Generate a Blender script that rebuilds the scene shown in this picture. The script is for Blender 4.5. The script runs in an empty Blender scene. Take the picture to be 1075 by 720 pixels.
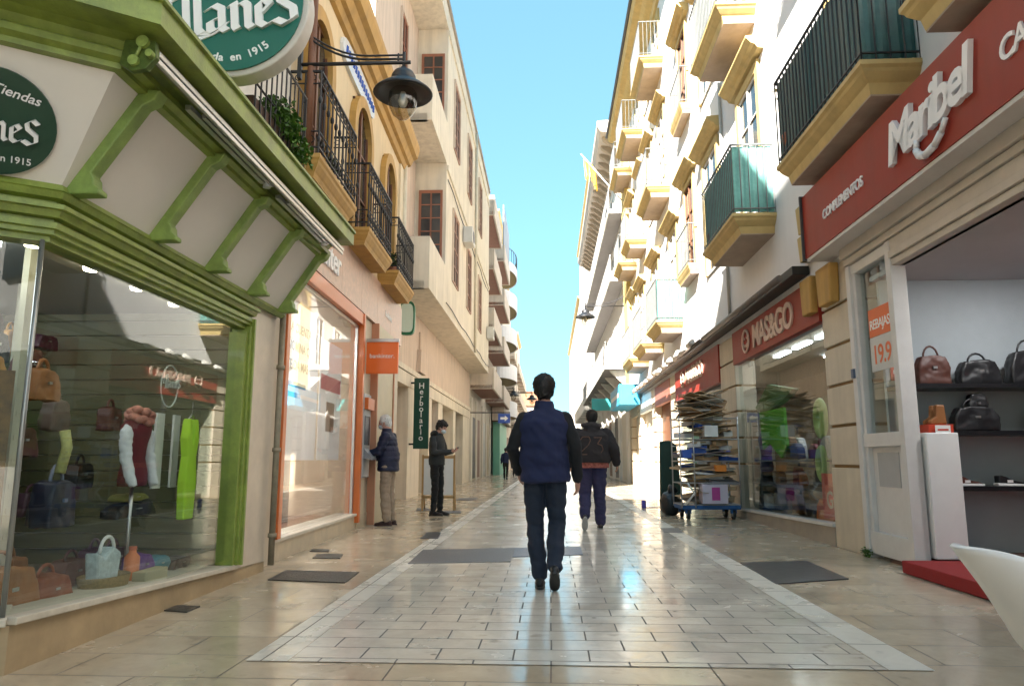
import bpy, bmesh, math, random
from mathutils import Vector, Matrix, noise
random.seed(7)
R_ = math.radians
scn = bpy.context.scene
# ---------------- camera
CAMZ = 1.03
cd = bpy.data.cameras.new('camera'); cam = bpy.data.objects.new('camera', cd); scn.collection.objects.link(cam)
cam.location = (0, 0, CAMZ); cam.rotation_euler = (R_(90+9.12), 0, 0)
cd.sensor_width = 36; cd.lens = 25.45; cd.clip_start = .05; cd.clip_end = 3000
scn.camera = cam
# ---------------- light
SUN_EL, SUN_AZ = 36.0, 207.0      # azimuth clockwise from +Y (towards the sun)
w = bpy.data.worlds.new('World'); scn.world = w; w.use_nodes = True
nt = w.node_tree; bg = nt.nodes['Background']
sky = nt.nodes.new('ShaderNodeTexSky'); sky.sky_type = 'NISHITA'; sky.sun_disc = False
sky.sun_elevation = R_(SUN_EL); sky.sun_rotation = R_(SUN_AZ); sky.air_density = 1.0; sky.dust_density = 0.0; sky.ozone_density = 1.6; sky.altitude = 900
gmn = nt.nodes.new('ShaderNodeGamma'); gmn.inputs[1].default_value = .4; tn = nt.nodes.new('ShaderNodeVectorMath'); tn.operation = 'MULTIPLY'; tn.inputs[1].default_value = (.50, .88, .98)
nt.links.new(sky.outputs[0], gmn.inputs[0]); nt.links.new(gmn.outputs[0], tn.inputs[0]); nt.links.new(tn.outputs[0], bg.inputs[0]); bg.inputs[1].default_value = .086
sl = bpy.data.lights.new('sun', 'SUN'); sl.energy = 3.8; sl.angle = R_(.5); sl.color = (1, .93, .84)
so = bpy.data.objects.new('sun', sl); scn.collection.objects.link(so)
az, el = R_(SUN_AZ), R_(SUN_EL)
so.rotation_euler = Vector((math.sin(az)*math.cos(el), math.cos(az)*math.cos(el), math.sin(el))).to_track_quat('Z', 'Y').to_euler()
scn.view_settings.view_transform = 'Standard'; scn.view_settings.look = 'None'
scn.view_settings.exposure = 3.08; scn.view_settings.gamma = 1
scn.cycles.max_bounces = 8; scn.cycles.transparent_max_bounces = 16; scn.cycles.caustics_reflective = False; scn.cycles.caustics_refractive = False
scn.cycles.sample_clamp_indirect = 6
# ---------------- materials
_m = {}
def M(name, col=(.8, .8, .8), rough=.6, noi=.12, scale=4., bump=.0, metal=0, emit=0, coat=0, streak=0, bscale=None, spec=.5, sheen=0):
    if name in _m: return _m[name]
    m = bpy.data.materials.new(name); m.use_nodes = True; t = m.node_tree; L = t.links; b = t.nodes['Principled BSDF']
    b.inputs['Roughness'].default_value = rough; b.inputs['Metallic'].default_value = metal
    b.inputs['Specular IOR Level'].default_value = spec
    if coat: b.inputs['Coat Weight'].default_value = coat; b.inputs['Coat Roughness'].default_value = .08
    if sheen: b.inputs['Sheen Weight'].default_value = sheen
    c4 = (*col, 1)
    tc = t.nodes.new('ShaderNodeTexCoord')
    if noi > 0:
        n = t.nodes.new('ShaderNodeTexNoise'); n.inputs['Scale'].default_value = scale; n.inputs['Detail'].default_value = 6; n.inputs['Roughness'].default_value = .65
        L.new(tc.outputs['Object'], n.inputs['Vector'])
        mr = t.nodes.new('ShaderNodeMapRange'); mr.inputs[1].default_value = .3; mr.inputs[2].default_value = .7
        mr.inputs[3].default_value = 1-noi; mr.inputs[4].default_value = 1+noi*.5; L.new(n.outputs[0], mr.inputs[0])
        fac = mr.outputs[0]
        if streak:
            mp = t.nodes.new('ShaderNodeMapping'); mp.inputs['Scale'].default_value = (3., 3., .22); L.new(tc.outputs['Object'], mp.inputs[0])
            n2 = t.nodes.new('ShaderNodeTexNoise'); n2.inputs['Scale'].default_value = 2.2; n2.inputs['Detail'].default_value = 5; L.new(mp.outputs[0], n2.inputs['Vector'])
            m2 = t.nodes.new('ShaderNodeMapRange'); m2.inputs[1].default_value = .42; m2.inputs[2].default_value = .72; m2.inputs[3].default_value = 1; m2.inputs[4].default_value = 1-streak
            L.new(n2.outputs[0], m2.inputs[0]); mu = t.nodes.new('ShaderNodeMath'); mu.operation = 'MULTIPLY'; L.new(fac, mu.inputs[0]); L.new(m2.outputs[0], mu.inputs[1]); fac = mu.outputs[0]
        vm = t.nodes.new('ShaderNodeVectorMath'); vm.operation = 'SCALE'; vm.inputs[0].default_value = col; L.new(fac, vm.inputs['Scale'])
        L.new(vm.outputs[0], b.inputs['Base Color'])
        rr = t.nodes.new('ShaderNodeMapRange'); rr.inputs[3].default_value = max(0, rough-.08); rr.inputs[4].default_value = min(1, rough+.12); L.new(n.outputs[0], rr.inputs[0]); L.new(rr.outputs[0], b.inputs['Roughness'])
    else: b.inputs['Base Color'].default_value = c4
    if bump:
        n3 = t.nodes.new('ShaderNodeTexNoise'); n3.inputs['Scale'].default_value = bscale or scale*8; n3.inputs['Detail'].default_value = 4; L.new(tc.outputs['Object'], n3.inputs['Vector'])
        bp = t.nodes.new('ShaderNodeBump'); bp.inputs['Strength'].default_value = bump; bp.inputs['Distance'].default_value = .02; L.new(n3.outputs[0], bp.inputs['Height']); L.new(bp.outputs[0], b.inputs['Normal'])
    if emit: b.inputs['Emission Color'].default_value = c4; b.inputs['Emission Strength'].default_value = emit
    _m[name] = m; return m
def glassmat(name, tint=(.93, .97, .96), ior=1.5, rough=0.0):
    if name in _m: return _m[name]
    m = bpy.data.materials.new(name); m.use_nodes = True; t = m.node_tree; t.nodes.clear(); L = t.links
    o = t.nodes.new('ShaderNodeOutputMaterial'); mx = t.nodes.new('ShaderNodeMixShader'); tr = t.nodes.new('ShaderNodeBsdfTransparent'); gl = t.nodes.new('ShaderNodeBsdfGlossy'); fr = t.nodes.new('ShaderNodeFresnel')
    tr.inputs[0].default_value = (*tint, 1); gl.inputs['Roughness'].default_value = rough
    gm = t.nodes.new('ShaderNodeNewGeometry'); mr = t.nodes.new('ShaderNodeMapRange'); mr.inputs[3].default_value = ior; mr.inputs[4].default_value = 1/ior; L.new(gm.outputs['Backfacing'], mr.inputs[0]); L.new(mr.outputs[0], fr.inputs[0])
    L.new(fr.outputs[0], mx.inputs[0]); L.new(tr.outputs[0], mx.inputs[1]); L.new(gl.outputs[0], mx.inputs[2]); L.new(mx.outputs[0], o.inputs[0])
    _m[name] = m; return m
def slabmat(name, c1, c2, mortar, bw, rh, off=.5, ms=.006, rough=.25, sc=1.5, marb=.2, frq=2):
    m = bpy.data.materials.new(name); m.use_nodes = True; t = m.node_tree; L = t.links; b = t.nodes['Principled BSDF']
    tc = t.nodes.new('ShaderNodeTexCoord'); br = t.nodes.new('ShaderNodeTexBrick')
    wn = t.nodes.new('ShaderNodeTexNoise'); wn.inputs['Scale'].default_value = 1.3; wn.inputs['Detail'].default_value = 2; L.new(tc.outputs['Object'], wn.inputs['Vector'])
    wv = t.nodes.new('ShaderNodeVectorMath'); wv.operation = 'MULTIPLY_ADD'; wv.inputs[1].default_value = (.012, .012, 0); L.new(wn.outputs['Color'], wv.inputs[0]); L.new(tc.outputs['Object'], wv.inputs[2])
    L.new(wv.outputs[0], br.inputs['Vector'])
    br.inputs['Color1'].default_value = (*c1, 1); br.inputs['Color2'].default_value = (*c2, 1); br.inputs['Mortar'].default_value = (*mortar, 1)
    br.inputs['Scale'].default_value = 1; br.inputs['Brick Width'].default_value = bw; br.inputs['Row Height'].default_value = rh; br.inputs['Mortar Size'].default_value = ms; br.inputs['Mortar Smooth'].default_value = .2
    br.inputs['Bias'].default_value = 0; br.offset = off; br.offset_frequency = frq
    n = t.nodes.new('ShaderNodeTexNoise'); n.inputs['Scale'].default_value = sc; n.inputs['Detail'].default_value = 9; n.inputs['Roughness'].default_value = .7; n.inputs['Distortion'].default_value = .8; L.new(tc.outputs['Object'], n.inputs['Vector'])
    mr = t.nodes.new('ShaderNodeMapRange'); mr.inputs[1].default_value = .3; mr.inputs[2].default_value = .72; mr.inputs[3].default_value = 1-marb; mr.inputs[4].default_value = 1+marb*.5; L.new(n.outputs[0], mr.inputs[0])
    # dark stains with their own shape
    n4 = t.nodes.new('ShaderNodeTexNoise'); n4.inputs['Scale'].default_value = 7; n4.inputs['Detail'].default_value = 5; L.new(tc.outputs['Object'], n4.inputs['Vector'])
    m4 = t.nodes.new('ShaderNodeMapRange'); m4.inputs[1].default_value = .62; m4.inputs[2].default_value = .74; m4.inputs[3].default_value = 1; m4.inputs[4].default_value = .72; L.new(n4.outputs[0], m4.inputs[0])
    mu0 = t.nodes.new('ShaderNodeMath'); mu0.operation = 'MULTIPLY'; L.new(mr.outputs[0], mu0.inputs[0]); L.new(m4.outputs[0], mu0.inputs[1])
    vo = t.nodes.new('ShaderNodeTexVoronoi'); vo.inputs['Scale'].default_value = 3.1; L.new(tc.outputs['Object'], vo.inputs['Vector'])
    mv = t.nodes.new('ShaderNodeMapRange'); mv.inputs[1].default_value = .035; mv.inputs[2].default_value = .07; mv.inputs[3].default_value = .55; mv.inputs[4].default_value = 1; L.new(vo.outputs['Distance'], mv.inputs[0])
    mu = t.nodes.new('ShaderNodeMath'); mu.operation = 'MULTIPLY'; L.new(mu0.outputs[0], mu.inputs[0]); L.new(mv.outputs[0], mu.inputs[1])
    vm = t.nodes.new('ShaderNodeVectorMath'); vm.operation = 'SCALE'; L.new(br.outputs['Color'], vm.inputs[0]); L.new(mu.outputs[0], vm.inputs['Scale']); L.new(vm.outputs[0], b.inputs['Base Color'])
    n5 = t.nodes.new('ShaderNodeTexNoise'); n5.inputs['Scale'].default_value = 2.3; n5.inputs['Detail'].default_value = 6; L.new(tc.outputs['Object'], n5.inputs['Vector'])
    r5 = t.nodes.new('ShaderNodeMapRange'); r5.inputs[1].default_value = .3; r5.inputs[2].default_value = .7; r5.inputs[3].default_value = rough-.07; r5.inputs[4].default_value = rough+.16; L.new(n5.outputs[0], r5.inputs[0])
    ad = t.nodes.new('ShaderNodeMath'); ad.operation = 'ADD'; ml = t.nodes.new('ShaderNodeMath'); ml.operation = 'MULTIPLY'; ml.inputs[1].default_value = .5; L.new(br.outputs['Fac'], ml.inputs[0]); L.new(ml.outputs[0], ad.inputs[0]); L.new(r5.outputs[0], ad.inputs[1])
    L.new(ad.outputs[0], b.inputs['Roughness']); b.inputs['Specular IOR Level'].default_value = .7
    bp = t.nodes.new('ShaderNodeBump'); bp.inputs['Strength'].default_value = .35; bp.inputs['Distance'].default_value = .004; bp.invert = True; L.new(br.outputs['Fac'], bp.inputs['Height'])
    b2 = t.nodes.new('ShaderNodeBump'); b2.inputs['Strength'].default_value = .12; b2.inputs['Distance'].default_value = .01; n6 = t.nodes.new('ShaderNodeTexNoise'); n6.inputs['Scale'].default_value = 9; n6.inputs['Detail'].default_value = 3
    L.new(tc.outputs['Object'], n6.inputs['Vector']); L.new(n6.outputs[0], b2.inputs['Height']); L.new(bp.outputs[0], b2.inputs['Normal']); L.new(b2.outputs[0], b.inputs['Normal'])
    _m[name] = m; return m
# ---------------- frames: u along the facade (away from the camera), o out towards the street, z up
class Fr:
    def __init__(s, o, u, left=True):
        s.o = o; L = math.hypot(*u); s.u = (u[0]/L, u[1]/L); s.sg = -1 if left else 1
        s.n = (s.u[1], -s.u[0]) if left else (-s.u[1], s.u[0]); s.ang = math.atan2(s.u[1], s.u[0])
    def w(s, u, o, z): return Vector((s.o[0]+s.u[0]*u+s.n[0]*o, s.o[1]+s.u[1]*u+s.n[1]*o, z))
L1 = Fr((-2.4517, 3.7027), (.03858, .99926)); L2 = Fr((-2.4135, 7.3798), (.01883, .99982)); L3 = Fr((-2.9273, 16.5525), (.04866, .99882))
RR = Fr((3.8235, 7.3347), (.05254, .99862), False); W = Fr((0, 0), (1, 0), False)
W.n = (0, 1)
def sub(fr, u, o, du, left=True):      # a new frame rotated inside another (du = direction in u,o)
    p = fr.w(u, o, 0); d = fr.w(u+du[0], o+du[1], 0)-p
    return Fr((p.x, p.y), (d.x, d.y), left)
def props(ob, label=None, cat=None, group=None, kind=None):
    if label: ob['label'] = label
    if cat: ob['category'] = cat
    if group: ob['group'] = group
    if kind: ob['kind'] = kind
    return ob
class T:       # a thing: an Empty at its base
    def __init__(s, name, label, cat, fr=W, base=(0, 0, 0), rot=0, group=None, parent=None):
        e = bpy.data.objects.new(name, None); scn.collection.objects.link(e); e.empty_display_size = .2
        e.location = fr.w(*base); e.rotation_euler = (0, 0, fr.ang+rot); s.e = e; s.fr = fr; s.base = base
        props(e, label, cat, group)
    def mb(s): return MB(s.fr, s.base)
class MB:
    def __init__(s, fr=W, base=(0, 0, 0)): s.v = []; s.f = []; s.fr = fr; s.b = base; s.sm = []
    def P(s, u, o, z): return (u-s.b[0], s.fr.sg*(o-s.b[1]), z-s.b[2])
    def add(s, pts, faces, smooth=False):
        k = len(s.v); s.v += [s.P(*p) for p in pts]; s.f += [tuple(k+i for i in f) for f in faces]; s.sm += [smooth]*len(faces); return s
    def box(s, u0, u1, o0, o1, z0, z1):
        return s.add([(u0,o0,z0),(u1,o0,z0),(u1,o1,z0),(u0,o1,z0),(u0,o0,z1),(u1,o0,z1),(u1,o1,z1),(u0,o1,z1)], [(0,3,2,1),(4,5,6,7),(0,1,5,4),(1,2,6,5),(2,3,7,6),(3,0,4,7)])
    def quad(s, *p): return s.add(list(p), [tuple(range(len(p)))])
    def prism(s, poly, ax, a0, a1):
        f = {'u': lambda a, p: (a, p[0], p[1]), 'o': lambda a, p: (p[0], a, p[1]), 'z': lambda a, p: (p[0], p[1], a)}[ax]
        n = len(poly); pts = [f(a0, p) for p in poly]+[f(a1, p) for p in poly]
        return s.add(pts, [tuple(range(n))[::-1], tuple(range(n, 2*n))]+[(i, (i+1) % n, n+(i+1) % n, n+i) for i in range(n)])
    def tube(s, pts, r, n=8, cap=True):
        P = [Vector(p) for p in pts]; rs = r if isinstance(r, (list, tuple)) else [r]*len(P); rings = []; up = None
        for i, p in enumerate(P):
            d = (P[min(i+1, len(P)-1)]-P[max(i-1, 0)]).normalized()
            if up is None: up = Vector((0, 0, 1)) if abs(d.z) < .9 else Vector((1, 0, 0))
            a = d.cross(up).normalized(); c = a.cross(d).normalized(); up = c
            rings.append([tuple(p+a*rs[i]*math.cos(2*math.pi*k/n)+c*rs[i]*math.sin(2*math.pi*k/n)) for k in range(n)])
        pts = [q for rg in rings for q in rg]; fs = [(i*n+k, i*n+(k+1) % n, (i+1)*n+(k+1) % n, (i+1)*n+k) for i in range(len(P)-1) for k in range(n)]
        k0 = len(s.f); s.add(pts, fs, n > 5)
        if cap: s.add(rings[0], [tuple(range(n))]); s.add(rings[-1], [tuple(range(n))[::-1]])
        return s
    def lathe(s, prof, c, n=24, a0=0, a1=2*math.pi, smooth=True, sq=(1, 1)):
        full = abs(a1-a0) > 6.28; m = n if full else n+1
        pts = [(c[0]+r*sq[0]*math.cos(a0+(a1-a0)*k/n), c[1]+r*sq[1]*math.sin(a0+(a1-a0)*k/n), c[2]+z) for r, z in prof for k in range(m)]
        fs = [(i*m+k, i*m+(k+1) % m, (i+1)*m+(k+1) % m, (i+1)*m+k) for i in range(len(prof)-1) for k in range(n)]
        return s.add(pts, fs, smooth)
    def disc(s, c, r, ax, th, n=32):    # flat disc with thickness along an axis vector
        A = Vector(ax).normalized(); t = Vector((0, 0, 1)) if abs(A.z) < .9 else Vector((1, 0, 0)); a = A.cross(t).normalized(); b = A.cross(a)
        r0 = [tuple(Vector(c)+a*r*math.cos(2*math.pi*k/n)+b*r*math.sin(2*math.pi*k/n)) for k in range(n)]; r1 = [tuple(Vector(q)+A*th) for q in r0]
        return s.add(r0+r1, [tuple(range(n)), tuple(range(n, 2*n))[::-1]]+[(k, (k+1) % n, n+(k+1) % n, n+k) for k in range(n)])
    def ell(s, c, r, n=12, m=8, rot=None):
        pts = []; rm = rot or Matrix.Identity(3)
        for i in range(m+1):
            th = math.pi*i/m
            for k in range(n):
                ph = 2*math.pi*k/n; v = rm @ Vector((r[0]*math.sin(th)*math.cos(ph), r[1]*math.sin(th)*math.sin(ph), r[2]*math.cos(th)))
                pts.append((c[0]+v.x, c[1]+v.y, c[2]+v.z))
        return s.add(pts, [(i*n+k, i*n+(k+1) % n, (i+1)*n+(k+1) % n, (i+1)*n+k) for i in range(m) for k in range(n)], True)
    def sweep(s, prof, path, smooth=False, cap=True):   # closed profile (o,z) swept along a ground path (u,o) with mitres
        n = len(prof); P = [Vector(p) for p in path]; rings = []
        def nrm(d): return Vector((-d.y, d.x))
        for i, p in enumerate(P):
            ds = []
            if i > 0: ds.append((P[i]-P[i-1]).normalized())
            if i < len(P)-1: ds.append((P[i+1]-P[i]).normalized())
            ns = [nrm(d) for d in ds]
            m = ns[0] if len(ns) == 1 else (ns[0]+ns[1])/(1+ns[0].dot(ns[1]))
            rings.append([(p.x+m.x*o, p.y+m.y*o, z) for o, z in prof])
        pts = [q for r in rings for q in r]; fs = [(i*n+k, i*n+(k+1) % n, (i+1)*n+(k+1) % n, (i+1)*n+k) for i in range(len(P)-1) for k in range(n)]
        s.add(pts, fs, smooth)
        if cap: s.add(rings[0], [tuple(range(n))]); s.add(rings[-1], [tuple(range(n))[::-1]])
        return s
    def obj(s, name, mat, par=None, bevel=0, label=None, jit=0):
        me = bpy.data.meshes.new(name); bm = bmesh.new(); vs = [bm.verts.new(v) for v in s.v]
        for f, sm in zip(s.f, s.sm):
            try: q = bm.faces.new([vs[i] for i in f]); q.smooth = sm
            except ValueError: pass
        bmesh.ops.remove_doubles(bm, verts=[v for v in bm.verts], dist=1e-5) if any(s.sm) else None
        bmesh.ops.recalc_face_normals(bm, faces=bm.faces)
        bm.to_mesh(me); bm.free()
        if isinstance(mat, (list, tuple)):
            for q in mat: me.materials.append(q)
        else: me.materials.append(mat)
        ob = bpy.data.objects.new(name, me); scn.collection.objects.link(ob)
        if par is not None: ob.parent = par.e if isinstance(par, T) else par
        else: ob.location = s.fr.w(*s.b); ob.rotation_euler = (0, 0, s.fr.ang)
        if bevel:
            b = ob.modifiers.new('bevel', 'BEVEL'); b.width = bevel; b.segments = 2; b.limit_method = 'ANGLE'; b.angle_limit = R_(40); b.harden_normals = False
        if label: ob['label'] = label
        return ob
def text(s, mb, org, ax, ay, size, ext=.004, bold=0.0, shear=0, cen=False, space=1.0, az=None):   # Bfont lettering as solid mesh, axes given in (u,o,z)
    cu = bpy.data.curves.new('t', 'FONT'); cu.body = s; cu.size = 1; cu.extrude = .5; cu.offset = bold; cu.shear = shear; cu.space_character = space; cu.resolution_u = 4
    if cen: cu.align_x = 'CENTER'
    ob = bpy.data.objects.new('t', cu); scn.collection.objects.link(ob); bpy.context.view_layer.update()
    dg = bpy.context.evaluated_depsgraph_get(); me = bpy.data.meshes.new_from_object(ob.evaluated_get(dg))
    X = Vector(ax)*size; Y = Vector(ay)*size; Z = Vector(az) if az else Vector(ax).normalized().cross(Vector(ay).normalized()); O = Vector(org)
    pts = [tuple(O+X*v.co.x+Y*v.co.y+Z*(v.co.z*ext*2)) for v in me.vertices]
    mb.add(pts, [tuple(p.vertices) for p in me.polygons])
    bpy.data.objects.remove(ob); bpy.data.meshes.remove(me); bpy.data.curves.remove(cu)
def nib(mb, strokes, org, ax, ay, az, sc, pen=(.13, .1), th=.01):    # broad-nib lettering
    X = Vector(ax); Y = Vector(ay); Z = Vector(az); O = Vector(org); h = 0
    for st in strokes:
        for (x0, y0), (x1, y1) in zip(st[:-1], st[1:]):
            h += .0006; px, py = pen[0]/2, pen[1]/2
            q = [(x0-px, y0-py), (x0+px, y0+py), (x1+px, y1+py), (x1-px, y1-py)]
            lo = [tuple(O+(X*a+Y*b)*sc) for a, b in q]; hi = [tuple(Vector(p)+Z*(th+h)) for p in lo]
            mb.add(lo+hi, [(0, 1, 2, 3), (7, 6, 5, 4)]+[(k, (k+1) % 4, 4+(k+1) % 4, 4+k) for k in range(4)])
def blackletter(word):
    G = {'l': ([[(.1, 1.7), (.1, .15), (.22, 0)]], .42), 'a': ([[(.02, .85), (.25, 1), (.5, .85), (.5, .12), (.64, 0)], [(.5, .55), (.1, .4), (.1, .12), (.22, 0), (.5, .2)]], .82),
         'n': ([[(0, .9), (.12, 1), (.12, .12), (.2, 0)], [(.12, .8), (.42, 1), (.58, .85), (.58, .12), (.7, 0)]], .85),
         'e': ([[(.52, .15), (.3, 0), (.1, .15), (.1, .82), (.32, 1), (.5, .8), (.14, .45)]], .66),
         's': ([[(.68, 1.2), (.42, 1.42), (.14, 1.2), (.2, .88), (.62, .55), (.64, .2), (.32, 0), (.0, .18)]], .85),
         'L': ([[(.15, 2.3), (.15, .8), (.0, .55), (.55, .6)], [(.75, 1.9), (.75, .1), (.62, -.25)], [(.7, -.1), (1.2, .02), (1.75, -.05), (2.1, .3)], [(.7, -.16), (1.3, -.18), (1.8, -.02)], [(.35, 1.5), (.5, 1.8), (.75, 1.85), (.4, 1.35)], [(.75, 1.7), (1.05, 2.1)]], 1.05)}
    x = 0; out = []
    for c in word:
        g, wd = G[c]; out += [[(a+x, b) for a, b in st] for st in g]; x += wd
    return out, x
def solid(m, name, mat, par, vox=.009, smooth=3, disp=None, label=None):
    o = m.obj(name+'_src', mat, par); r = o.modifiers.new('r', 'REMESH'); r.mode = 'VOXEL'; r.voxel_size = vox; r.use_smooth_shade = True
    if smooth: s = o.modifiers.new('s', 'SMOOTH'); s.factor = .5; s.iterations = smooth
    bpy.context.view_layer.update(); dg = bpy.context.evaluated_depsgraph_get(); me = bpy.data.meshes.new_from_object(o.evaluated_get(dg)); me.name = name
    if disp:
        ns = [v.normal.copy() for v in me.vertices]
        for v, nv in zip(me.vertices, ns): v.co += nv*disp(v.co)
    for p in me.polygons: p.use_smooth = True
    par_ = o.parent; bpy.data.objects.remove(o); me.materials.clear(); me.materials.append(mat)
    q = bpy.data.objects.new(name, me); scn.collection.objects.link(q); q.parent = par_
    if label: q['label'] = label
    return q

def film(name, col):
    m = bpy.data.materials.new(name); m.use_nodes = True; t = m.node_tree; t.nodes.clear(); o = t.nodes.new('ShaderNodeOutputMaterial'); mx = t.nodes.new('ShaderNodeMixShader'); d = t.nodes.new('ShaderNodeBsdfDiffuse'); tr = t.nodes.new('ShaderNodeBsdfTranslucent')
    d.inputs[0].default_value = (*col, 1); tr.inputs[0].default_value = (*col, 1); t.links.new(d.outputs[0], mx.inputs[1]); t.links.new(tr.outputs[0], mx.inputs[2]); t.links.new(mx.outputs[0], o.inputs[0]); return m
# ---------------- colours
GREEN = M('green_paint', (.24, .31, .055), .42, .28, 9, .12, coat=.08, streak=.22, bscale=60); GREEND = M('green_paint_bracket', (.24, .35, .085), .45, .28, 9, .12, streak=.18, bscale=60)
CREAM = M('cream_render', (.62, .52, .36), .8, .10, 1.5, .15, streak=.12, bscale=40); FASC = M('fascia_panel', (.76, .72, .66), .55, .06, 1.2)
PALE = M('pale_render', (.72, .68, .60), .8, .1, 1.2, .15, streak=.15, bscale=40); WHITE = M('white_render', (.80, .79, .78), .8, .06, 1., .15, streak=.12, bscale=40)
STONE = M('plinth_stone', (.42, .31, .18), .5, .22, 3, .1); SILL = M('pale_sill', (.62, .56, .46), .45, .2, 7, .05)
OCHRE = M('ochre_paint', (.50, .29, .075), .6, .14, 3, .08, streak=.2); OCHY = M('yellow_trim', (.58, .43, .18), .65, .12, 3, .08, streak=.15)
SOFF = M('soffit_render', (.42, .33, .26), .85, .2, 2.5, .1)
IRON = M('black_iron', (.012, .012, .014), .45, .2, 20); BROWN = M('brown_wood', (.16, .06, .025), .5, .25, 8, .1); TERR = M('terracotta_wood', (.34, .13, .07), .55, .18, 6, .1)
ORANGE = M('orange_frame', (.62, .15, .03), .35, .06, 3, coat=.2); ORSIGN = M('orange_sign', (.80, .15, .02), .35, .03, 3)
MARB = M('pink_marble', (.56, .36, .27), .35, .22, 14, .02); ROOFM = M('roof_tile', (.30, .13, .07), .85, .3, 3, .3)
WPAINT = M('white_paint', (.80, .80, .79), .4, .05, 3); WLET = M('white_letter', (.85, .85, .85), .4, 0); STEEL = M('steel', (.55, .55, .55), .3, .1, 8, metal=.9); DGREY = M('dark_grey', (.05, .05, .055), .5, .2, 8)
DGREEN = M('sign_green', (.006, .14, .105), .35, .04, 2, coat=.3); BGREEN = M('bottle_green', (.006, .045, .022), .35, .05, 2)
GLASS = glassmat('shop_glass'); DWIN = M('dark_window', (.03, .035, .04), .08, .1, 2, spec=.8); LAMPG = glassmat('lamp_glass', (.74, .72, .66), 1.9, .04)
PINK = M('pink_render', (.66, .53, .43), .8, .1, 1.2, .12, streak=.2, bscale=40); PEACH = M('peach_render', (.74, .67, .55), .8, .12, 1.2, .12, streak=.2, bscale=40)
TUBE = M('lit_tube', (.9, .95, 1), .5, 0, emit=3.2); LEAF = M('leaf', (.05, .11, .025), .5, .4, 6); LEAFP = M('pale_leaf', (.35, .32, .16), .6, .3, 6)
RED = M('red_panel', (.30, .027, .014), .42, .12, 2, .03, streak=.1, spec=.25); REDMAT = M('red_mat', (.28, .012, .012), .8, .15, 20, .2)
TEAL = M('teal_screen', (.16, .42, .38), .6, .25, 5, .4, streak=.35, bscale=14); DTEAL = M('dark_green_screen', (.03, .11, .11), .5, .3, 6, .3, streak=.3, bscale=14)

# ---------------- ground and paving (structure)
def structure(mb, name, mat): o = mb.obj(name, mat); o['kind'] = 'structure'; return o
ST = Fr((0, 0), (.05254, .99862), False)   # street axis: u = along the street, o = to the left of it
g = MB(ST); g.box(-400, 900, -600, 600, -.3, -.006); structure(g, 'ground', M('ground_stone', (.34, .30, .25), .7, .2, .5))
beige = slabmat('beige_slabs', (.60, .49, .355), (.50, .405, .29), (.16, .12, .085), .80, .40, .5, .0055, .16, 2.2, .22)
light = slabmat('grey_slabs', (.71, .65, .565), (.61, .56, .485), (.12, .11, .10), .40, .22, .5, .0055, .14, 3, .16, 2)
strip = slabmat('light_band', (.76, .72, .64), (.70, .66, .58), (.12, .10, .08), .5, .55, .0, .005, .26, 4, .12)
# the slab frame: texture x must run across the street -> a frame turned by 90 degrees
X = Fr((0, 0), (.99862, -.05254), False)    # u = across (right), o = along the street
def xs(px, py): return (px*.99862-py*.05254, px*.05254+py*.99862)
g = MB(X); g.box(-16, 12, -8, 140, -.006, 0); structure(g, 'pavement', beige)
a, b_ = xs(-1.16, 3.87), xs(1.87, 3.99); FX0, FX1, FY = a[0], b_[0], 3.88
g = MB(X); g.quad((FX0, FY, .004), (FX1, FY, .004), (FX1-.02, 140, .004), (FX0-.12, 140, .004)); structure(g, 'road', light)
for s0, s1, e0, e1 in ((FX0-.225, FX0-.004, FX0-.345, FX0-.124), (FX1+.004, FX1+.225, FX1-.016, FX1+.205)):
    g = MB(X); g.quad((s0, FY, .004), (s1, FY, .004), (e1, 140, .004), (e0, 140, .004)); structure(g, 'path', strip)
# covers set in the paving
def cover(name, label, cat, pts, mat, z=.009, group=None):
    ws = [Vector((*p, 0)) for p in pts]; c = sum(ws, Vector())/len(ws)
    m = MB(W, (c.x, c.y, 0)); n = len(pts)
    m.add([(p[0], p[1], .001) for p in pts]+[(p[0], p[1], z) for p in pts], [tuple(range(n, 2*n))]+[(i, (i+1) % n, n+(i+1) % n, n+i) for i in range(n)])
    props(m.obj(name, mat), label, cat, group)
TRD = M('tread_plate', (.075, .065, .055), .45, .5, 30, .5, bscale=60); SLATE = M('slate_slab', (.05, .05, .058), .3, .3, 7, .15)
GREYP = M('grey_cobble', (.13, .125, .13), .4, .35, 40, .4, bscale=70)
import_cal = None
def gp(px, py):
    f = 760.; th = R_(9.12); dx = px-537.5; dy = 360-py
    r = (dx, f*math.cos(th)-dy*math.sin(th), f*math.sin(th)+dy*math.cos(th)); t = -CAMZ/r[2]; return (r[0]*t, r[1]*t)
cover('manhole_cover', 'rough tread plate cover set in the beige paving left of the pale band', 'drain cover', [gp(*p) for p in ((281, 609), (362, 612), (377, 601), (300, 599))], TRD)
cover('manhole_cover', 'large square dark slate cover on the right beige paving in front of the shop door', 'drain cover', [gp(*p) for p in ((815, 613.5), (891, 608), (847, 589), (777, 591))], SLATE)
cover('drain_cover', 'small dark rectangular cover further up the left paving, wider of the near pair', 'drain cover', [gp(*p) for p in ((328, 586), (357, 586.5), (360, 582), (333, 581.5))], TRD)
cover('drain_cover', 'thin dark strip cover just behind the small rectangular one on the left paving', 'drain cover', [gp(*p) for p in ((325, 579), (345, 579.5), (346, 577), (328, 576.5))], TRD)
cover('drain_cover', 'small dark grate at the foot of the green shop plinth', 'drain cover', [gp(*p) for p in ((168, 641), (196, 643), (210, 637), (186, 636))], TRD)
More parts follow.
